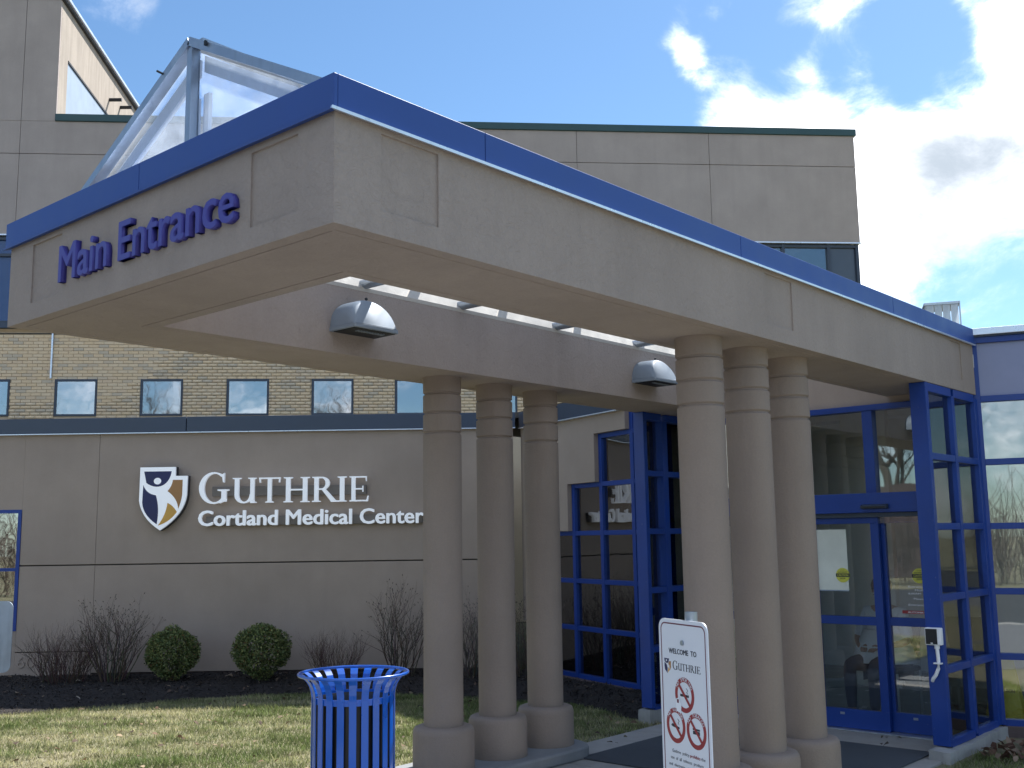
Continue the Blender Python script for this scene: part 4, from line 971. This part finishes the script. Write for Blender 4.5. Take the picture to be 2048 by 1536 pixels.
for z0, z1 in ((.80, .835), (.03, .07), (.40, .44)): G().lathe([(.2525, z0), (.2605, z0), (.2605, z1), (.2525, z1), (.2525, z0)], 64, cap=False).obj('band', 'can', tcn, smooth=True)
G().lathe([(.235, .04), (.243, .80), (.250, .815), (.246, .82), (.236, .80), (.20, .10)], 48, cap=False).obj('liner', 'black', tcn, smooth=True)
G().lathe([(.26, .012), (.26, .03)], 48).obj('base_plate', 'can', tcn); box('tag', 'white', tcn, -.02, -.268, .70, .01, -.262, .74)
bpy.data.objects.remove([o for o in tcn.children if o.name.startswith('tag')][0])
tgm = G(); aa = R(238); tgm.prism([(-.018, .70), (.018, .70), (.018, .755), (-.018, .755)], -.2465, -.2455, 'y'); tg = tgm.obj('tag', 'paper', tcn); tg.rotation_euler = (0, 0, R(-52))

tcn.scale = (.92, .92, 1.012)
# welcome / no smoking sign
SR = R(90 + 65.4 - 0) ; sdir = Vector((math.sin(R(-65.4)), math.cos(R(-65.4))))   # vanishing direction of the plate (away, to the left)
xdir = -sdir; srot = math.atan2(xdir.y, xdir.x)
ns = T('notice_sign', 'white no smoking welcome sign with red border on a round metal post', 'sign', (1.085, .672, 0), srot)
G().tube([(.01, .032, -.1), (.01, .032, 1.485)], .022, 24, cap=False).obj('post', 'galv', ns, smooth=True); G().tube([(.01, .032, 1.2), (.01, .032, 1.47)], .018, 24).obj('post_core', 'dark', ns, smooth=True)
SW, SH, STOP = .305, .70, 1.458
def rrect(w, z0, z1, r, n=6):
    P_ = []
    for cx, cz, a0 in ((w / 2 - r, z1 - r, 0), (-w / 2 + r, z1 - r, 90), (-w / 2 + r, z0 + r, 180), (w / 2 - r, z0 + r, 270)):
        for k in range(n + 1): t = R(a0 + 90 * k / n); P_.append((cx + r * math.cos(t), cz + r * math.sin(t)))
    return P_
G().prism(rrect(SW, STOP - SH, STOP, .035), 0, .004, 'y').obj('plate', 'sign_white', ns)
def rim(par, w, z0, z1, r, t, y, mat, name):
    A = rrect(w, z0, z1, r); B = rrect(w - 2 * t, z0 + t, z1 - t, max(.001, r - t)); g = G(); n = len(A)
    va = [g.b.verts.new((p[0], y, p[1])) for p in A]; vb = [g.b.verts.new((p[0], y, p[1])) for p in B]; vc = [g.b.verts.new((p[0], 0, p[1])) for p in A]; vd = [g.b.verts.new((p[0], 0, p[1])) for p in B]
    for i in range(n):
        j = (i + 1) % n; g.b.faces.new((va[i], va[j], vb[j], vb[i])); g.b.faces.new((va[i], vc[i], vc[j], va[j])); g.b.faces.new((vb[i], vb[j], vd[j], vd[i]))
    return g.obj(name, mat, par)
rim(ns, SW - .026, STOP - SH + .013, STOP - .013, .026, .0045, -.0006, 'maroon', 'border')
def zz(v): return STOP - v
for v in (.077, .545): G().tube([(.0, -.0055, zz(v)), (0, .0, zz(v))], .0085, 14).obj('bolt', 'galv', ns)
flat_text(ns, 'WELCOME TO', -.003, zz(.118), .0175, -.0006, 'ink', .172, .02)
serif_word(ns, [(c, a, b, zz(.172), zz(.172) + h) for c, a, b, h in (('G', -.068, -.036, .030), ('U', -.033, -.010, .024), ('T', -.009, .013, .024), ('H', .015, .041, .024), ('R', .043, .069, .024), ('I', .070, .080, .024), ('E', .083, .104, .024))], -.0006, .0008, ['ink'], 'print', .03)
def sh2(cx, cy): return (-.122 + (cx - 112) / 325 * .044, zz(.138) - (cy - 112) / 418 * .052)
for mt2, pts in (('shield_navy', [(118, 112), (345, 112), (310, 225), (230, 250), (130, 200)]), ('shield_navy', [(130, 225), (228, 290), (262, 380), (250, 515), (140, 430), (118, 320)]), ('shield_or', [(350, 180), (430, 180), (425, 350), (370, 430), (355, 300), (305, 262)]), ('shield_ye', [(305, 350), (365, 420), (270, 510)])):
    G().prism([sh2(*p) for p in pts], -.0006, .0, 'y').obj('logo', mt2, ns, tri=True)
G().prism([sh2(225 + 30 * math.cos(k), 170 + 28 * math.sin(k)) for k in np.linspace(0, 6.28, 12, endpoint=False)], -.0012, -.0007, 'y').obj('logo', 'sign_white', ns)
def no_sign(cx, v, word, kind, skip=None):
    cz = zz(v); Ro, Ri = .059, .0435; g = G(); n = 60
    for k in range(n):
        a0, a1 = 2 * PI * k / n, 2 * PI * (k + 1) / n
        if skip and skip[0] < math.degrees(a0) < skip[1]: continue
        q = [(cx + Ro * math.cos(a0), cz + Ro * math.sin(a0)), (cx + Ro * math.cos(a1), cz + Ro * math.sin(a1)), (cx + Ri * math.cos(a1), cz + Ri * math.sin(a1)), (cx + Ri * math.cos(a0), cz + Ri * math.sin(a0))]
        g.prism(q, -.0006, 0, 'y')
    s = .7071 * Ri * 1.03; w = .0052 * .7071
    g.obj('prohibition_ring', 'red', ns)
    G().prism([(cx - s - w, cz + s - w), (cx - s + w, cz + s + w), (cx + s + w, cz - s + w), (cx + s - w, cz - s - w)], -.0016, -.0011, 'y').obj('prohibition_bar', 'red', ns)
    n = len(word); span = 128 if n > 9 else 120
    for i, ch in enumerate(word):
        if ch == ' ': continue
        a = R(90 + span / 2 - span * (i + .5) / n); rm = .0465
        flat_text(ns, ch, cx + rm * math.cos(a), cz + rm * math.sin(a), .0122, -.0014, 'sign_white', None, .0, rot=a - PI / 2)
    if kind == 'cig': G().box(cx - .026, -.001, cz - .006, cx + .018, 0, cz + .002).obj('pictogram', 'ink', ns); G().box(cx + .020, -.001, cz - .006, cx + .026, 0, cz + .002).obj('pictogram', 'ink', ns)
    if kind == 'vape': G().prism([(cx - .028, cz + .000), (cx - .02, cz + .005), (cx + .012, cz - .002), (cx + .022, cz - .004), (cx + .022, cz - .009), (cx + .010, cz - .009), (cx - .018, cz - .006), (cx - .028, cz - .003)], -.001, 0, 'y').obj('pictogram', 'ink', ns)
    if kind == 'tin': G().box(cx - .020, -.001, cz - .010, cx + .020, 0, cz + .001).obj('pictogram', 'ink', ns); G().box(cx - .021, -.001, cz + .003, cx + .021, 0, cz + .009).obj('pictogram', 'ink', ns)
    if kind != 'tin':
        pts = [(cx + .020, cz + .005), (cx + .014, cz + .011), (cx + .022, cz + .016), (cx + .012, cz + .024)]
        for p, q in zip(pts, pts[1:]): G().bar((p[0], -.0004, p[1]), (q[0], -.0004, q[1]), .0008, .0016, (0, 1, 0)).obj('pictogram', 'ink', ns)
no_sign(.001, .252, 'NO SMOKING', 'cig', (195, 232)); no_sign(-.060, .361, 'NO VAPING', 'vape'); no_sign(.066, .363, 'NO TOBACCO', 'tin')
G().prism([(-.050, zz(.31)), (-.022, zz(.315)), (-.018, zz(.285)), (-.036, zz(.262)), (-.052, zz(.28))], -.0024, -.0018, 'y').obj('torn_label', 'white', ns); G().box(-.044, -.003, zz(.282), -.033, -.0025, zz(.270)).obj('torn_label', 'maroon', ns)
flat_text(ns, 'Guthrie policy', -.036, zz(.453), .0108, -.0006, 'ink', .105, 0); flat_text(ns, 'prohibits', .053, zz(.453), .0108, -.0006, 'red', .062, .008); flat_text(ns, 'the', .101, zz(.453), .0108, -.0006, 'ink', .024, 0)
flat_text(ns, 'use of all tobacco products', .002, zz(.476), .0108, -.0006, 'ink', .200, 0); flat_text(ns, 'and electronic nicotine devices', .0, zz(.499), .0108, -.0006, 'ink', .222, 0); flat_text(ns, 'everywhere on this property.', .0, zz(.522), .0108, -.0006, 'ink', .208, 0)

# back of a grey sign at the left edge
bs = T('grey_sign', 'blank grey metal back of a sign at the left edge of the lawn', 'sign', (-2.125, -.44, 0), R(38))
G().prism(rrect(.46, 1.165, 1.490, .035), 0, .004, 'y').obj('plate', 'galv', bs); G().tube([(0, -.03, -.1), (0, -.03, 1.45)], .024, 14).obj('post', 'galv', bs, smooth=True)

# ================================================================== PLANTS
def boxwood(x, y, rx, rz_, zc_, label, seed):
    r = np.random.default_rng(seed); t = T('boxwood_shrub', label, 'shrub', (x, y, .07), 0, 'clipped round evergreen shrubs in the mulch bed')
    n = 11000; u = r.normal(size=(n, 3)); u /= np.linalg.norm(u, axis=1)[:, None]; rad = r.uniform(.55, 1, n) ** .45
    lump = 1 + .05 * np.sin(u[:, 0] * 7 + seed) + .05 * np.sin(u[:, 1] * 8 + 1) + .045 * np.sin(u[:, 2] * 9 + 2 * u[:, 0] * 5) + r.normal(0, .022, n)
    P = u * rad[:, None] * lump[:, None] * np.array([rx, rx, rz_]); low = P[:, 2] < -.25 * rz_; P[low, 0] *= (1 - .5 * (np.abs(P[low, 2]) / rz_ - .25)); P[low, 1] *= (1 - .5 * (np.abs(P[low, 2]) / rz_ - .25)); P[:, 2] += zc_
    keep = ~((u[:, 2] < -.55) & (r.uniform(size=n) < .6)); P = P[keep]; u = u[keep]; rad = rad[keep]; n = len(P)
    L = r.uniform(.012, .022, n)[:, None]; d = u * .7 + r.normal(0, .7, (n, 3)); d /= np.linalg.norm(d, axis=1)[:, None]; e = np.cross(d, r.normal(size=(n, 3))); e /= np.linalg.norm(e, axis=1)[:, None]
    V = np.stack([P - d * L, P + e * L * .5, P + d * L, P - e * L * .5], 1)
    g = np.array([.075, .125, .045]); y_ = np.array([.36, .37, .14]); b_ = np.array([.16, .10, .04]); q = np.clip(r.normal(.22, .22, n) + .15 * (rad > .93), 0, 1)[:, None]
    tn = (g * (1 - q) + y_ * q) * r.uniform(.6, 1.3, (n, 1)); br = r.uniform(size=n) < .06; tn[br] = b_
    o = big_mesh('foliage', V.reshape(-1, 3), np.arange(n * 4).reshape(-1, 4), tn, 'leaf'); o.parent = t; stuff(o)
    g = G(); rnd = random.Random(seed)
    for k in range(16):
        a = rnd.uniform(0, 6.3); rr_ = rnd.uniform(.2, .75) * rx; p = [(rnd.uniform(-.04, .04), rnd.uniform(-.04, .04), -.05)]
        p += [(rr_ * .5 * math.cos(a), rr_ * .5 * math.sin(a), zc_ * .35), (rr_ * math.cos(a + .2), rr_ * math.sin(a + .2), zc_ * (.8 + rnd.random() * .3)), (rr_ * 1.15 * math.cos(a + .3), rr_ * 1.15 * math.sin(a + .3), zc_ * 1.35)]
        g.tube(p, [.009, .006, .004, .002], 5, False)
    me = g.mesh('stems'); at = me.color_attributes.new('tint', 'FLOAT_COLOR', 'CORNER'); at.data.foreach_set('color', [.16, .13, .10, 1] * len(me.loops)); link('stems', me, 'twig', t)
    return t
boxwood(-8.728, 4.622, .31, .32, .335, 'round green boxwood nearer the bare shrubs, left of the pair', 3)
boxwood(-7.914, 5.339, .33, .335, .345, 'round green boxwood nearer the litter bin, right of the pair', 5)
def twigs(name, label, x, y, spread, height, n, depth, col, group, seed, thick=.004, base=.05, fork=2.2, buds=False):
    rnd = random.Random(seed); t = T(name, label, 'shrub', (x, y, .06), 0, group); V = []; F = []; tn = []
    def seg(p, q, r0_, r1_, c):
        d = (q - p).normalized(); a = d.cross(Vector((.3, .9, .1))).normalized(); b = d.cross(a); k = len(V)
        for P_, r in ((p, r0_), (q, r1_)):
            for j in range(3): V.append(tuple(P_ + (a * math.cos(j * 2.094) + b * math.sin(j * 2.094)) * r))
        for j in range(3): F.append((k + j, k + (j + 1) % 3, k + 3 + (j + 1) % 3, k + 3 + j)); tn.append(c)
    def grow(p, d, L, r, lev):
        c = tuple(v * rnd.uniform(.7, 1.3) for v in col); ns_ = 4
        for k in range(ns_):
            d = (d + Vector((rnd.gauss(0, .13), rnd.gauss(0, .13), rnd.gauss(.02, .08)))).normalized(); q = p + d * L / ns_; seg(p, q, r, r * .82, c); p = q; r *= .82
            if lev and rnd.random() < fork / ns_:
                dd = (d + Vector((rnd.gauss(0, .45), rnd.gauss(0, .45), rnd.uniform(0, .3)))).normalized(); grow(p, dd, L * rnd.uniform(.35, .65), r * .75, lev - 1)
        if lev:
            for _ in range(2): dd = (d + Vector((rnd.gauss(0, .35), rnd.gauss(0, .35), .1))).normalized(); grow(p, dd, L * rnd.uniform(.3, .5), r * .8, lev - 1)
        elif buds and rnd.random() < .5: seg(p, p + d * .02, .006, .004, tuple(v * 1.6 for v in col))
    for i in range(n):
        a = rnd.uniform(0, 6.3); rr_ = base * rnd.random() ** .5; lean = rnd.random() ** .6; sp = spread / height
        d = Vector((math.cos(a) * lean * sp, math.sin(a) * lean * sp, 1)).normalized(); h = height * rnd.uniform(.45, .75) / (1 + .2 * depth) * 1.25
        grow(Vector((rr_ * math.cos(a), rr_ * math.sin(a), -.05)), d, h, thick * rnd.uniform(.7, 1.2), depth)
    o = big_mesh('branches', np.array(V), np.array(F), np.array(tn), 'twig'); o.parent = t; return t
twigs('barberry_shrub', 'dense leafless reddish shrub at the far left of the bed beside the number', -9.72, 3.749, .42, .80, 95, 2, (.095, .062, .052), 'dense reddish twiggy shrubs', 21, .0052, .22)
twigs('barberry_shrub', 'dense leafless reddish shrub rising behind the blue litter bin', -7.25, 5.924, .36, .66, 70, 2, (.10, .066, .056), 'dense reddish twiggy shrubs', 22, .0052, .20)
twigs('bare_shrub', 'tall leafless shrub with upright twigs left of the boxwoods', -9.36, 4.2, .50, 1.12, 34, 2, (.105, .082, .066), 'tall leafless shrubs by the wall', 23, .0095, .13, 2.0, True)
twigs('bare_shrub', 'tall leafless shrub just left of the first column', -6.72, 6.52, .42, 1.20, 24, 2, (.10, .078, .063), 'tall leafless shrubs by the wall', 24, .0095, .12, 2.0, True)
twigs('bare_shrub', 'tall leafless shrub seen between the first and second columns', -6.02, 7.02, .36, 1.10, 34, 2, (.12, .10, .085), 'tall leafless shrubs by the wall', 25, .006, .12, 2.0, True)
twigs('bare_shrub', 'tall leafless shrub at the wall corner between the second and third columns', -5.5, 7.40, .30, 1.10, 26, 2, (.11, .085, .07), 'tall leafless shrubs by the wall', 26, .006, .1, 2.0, True)

# small rooftop skylight beyond the canopy
rs = T('rooftop_light', 'small streaked translucent roof light beyond the right end of the canopy', 'skylight', (-1.56, 10.669, 3.42), R(25))
for a, b in ((-.13, .0), ): box('side_panel', 'poly_dirty', rs, -.008, 0, 0, 0, .45, 1.13)
for k in range(4): box('front_panel', 'poly_dirty', rs, .004 + k * .095, -.006, 0, .09 + k * .095, .004, 1.13)
box('cap', 'alu', rs, -.02, -.02, 1.13, .40, .46, 1.16); box('corner_post', 'alu', rs, .385, -.012, 0, .40, .01, 1.13)

# ================================================================== BEHIND THE CAMERA (seen in reflections)
def tree_proto(seed, h):
    rnd = random.Random(seed); V = []; F = []; tn = []
    tr = ([], []); 
    def seg(st, p, q, r0_, r1_, n=5):
        V, F = st; d = (q - p).normalized(); a = d.cross(Vector((.3, .9, .1))).normalized(); b = d.cross(a); k = len(V)
        for P_, r in ((p, r0_), (q, r1_)):
            for j in range(n): V.append(tuple(P_ + (a * math.cos(j * 2 * PI / n) + b * math.sin(j * 2 * PI / n)) * r))
        for j in range(n): F.append((k + j, k + (j + 1) % n, k + n + (j + 1) % n, k + n + j))
    br = ([], [])
    def grow(p, d, L, r, lev, st):
        for k in range(4):
            d = (d + Vector((rnd.gauss(0, .10), rnd.gauss(0, .10), rnd.gauss(.03, .05)))).normalized(); q = p + d * L / 4; seg(st, p, q, r, r * .85, 6 if st is tr else 4); p = q; r *= .85
            if lev and (k > 0 or lev < 4):
                for _ in range(2 if lev > 1 else 1):
                    dd = (d + Vector((rnd.gauss(0, .6), rnd.gauss(0, .6), rnd.uniform(0, .5)))).normalized(); grow(p, dd, L * rnd.uniform(.5, .75), r * .6, lev - 1, br)
    grow(Vector((0, 0, -.1)), Vector((0, 0, 1)), h * .6, h * .022, 4, tr); return tr, br
protos = []
for sd_, h in ((1, 9), (2, 11)):
    tr, br = tree_proto(sd_, h); mes = []
    for nm_, st in (('trunk', tr), ('crown', br)):
        me = bpy.data.meshes.new(nm_); me.from_pydata(st[0], [], st[1]); me.materials.append(M['bark']); mes.append(me)
    protos.append(mes)
tl_ = [(20, -26), (25, -33), (31, -20), (14, -36), (6, -40), (37, -29), (-4, -38), (-16, -34), (-26, -27), (40, -12)]
desc = ['bare tree across the driveway, first from the low brick building', 'bare tree second from the low brick building across the drive', 'bare tree across the drive standing apart toward the east', 'bare tree across the drive behind the brick building corner', 'bare tree beyond the brick building end', 'tall bare tree farthest back across the drive', 'bare tree beyond the lawn toward the west', 'bare tree at the west side of the far lawn', 'bare tree nearest the western end of the drive', 'bare tree at the eastern end of the drive']
for i, (x, y) in enumerate(tl_):
    t = T('bare_tree', desc[i], 'tree', (x, y, 0), i * 1.3, 'bare trees across the driveway')
    for nm_, me in zip(('trunk', 'crown'), protos[i % 2]):
        o = bpy.data.objects.new(nm_, me); COL.objects.link(o); o.parent = t
ab = T('opposite_building', 'low brick building with a cream upper storey across the driveway', 'building', (-22, -24, 0), R(-35))
box('brick_storey', 'brown_stone', ab, -9, -4, 0, 9, 4, 3.6); box('upper_storey', 'cream', ab, -8.6, -3.6, 3.602, 2, 3.6, 7.2); box('roof', 'joint', ab, -8.7, -3.7, 7.202, 2.1, 3.7, 7.35)
for k in range(5): w = box('window', 'slate', ab, -7.6 + k * 3.4, 4.002, 1.0, -6.2 + k * 3.4, 4.06, 2.5); box('pane', 'slate_glass', w, -7.5 + k * 3.4, 4.062, 1.1, -6.3 + k * 3.4, 4.07, 2.4)

def hedge():
    r = np.random.default_rng(77); V = []; F = []; tn = []; n = 0
    for i in range(1500):
        x = r.uniform(-34, 34); y = -18.5 + r.uniform(-1.2, 1.2) - max(0, abs(x) - 18) * -.15; H = r.uniform(2.2, 4.6)
        for j in range(5):
            a = r.uniform(0, 6.28); ln = r.uniform(.05, .45); px_, py_, pz_ = x, y, r.uniform(-.1, H * .45); w = r.uniform(.008, .022); dx, dy = math.cos(a) * ln, math.sin(a) * ln; prev = None
            for k in range(4):
                q = [(px_ - w, py_, pz_), (px_ + w * .5, py_ + w * .87, pz_), (px_ + w * .5, py_ - w * .87, pz_)]; V += q
                if k:
                    b = len(V) - 6
                    for m_ in range(3): F.append((b + m_, b + (m_ + 1) % 3, b + 3 + (m_ + 1) % 3, b + 3 + m_)); tn.append(np.array([.13, .105, .085]) * r.uniform(.6, 1.3))
                px_ += dx * H * .25 + r.normal(0, .05); py_ += dy * H * .25 + r.normal(0, .05); pz_ += H * .16; w *= .7
    o = big_mesh('hedge', np.array(V), np.array(F), np.array(tn), 'twig'); return stuff(prop(o, 'tall leafless thicket along the far side of the driveway', 'hedge'))
hedge()
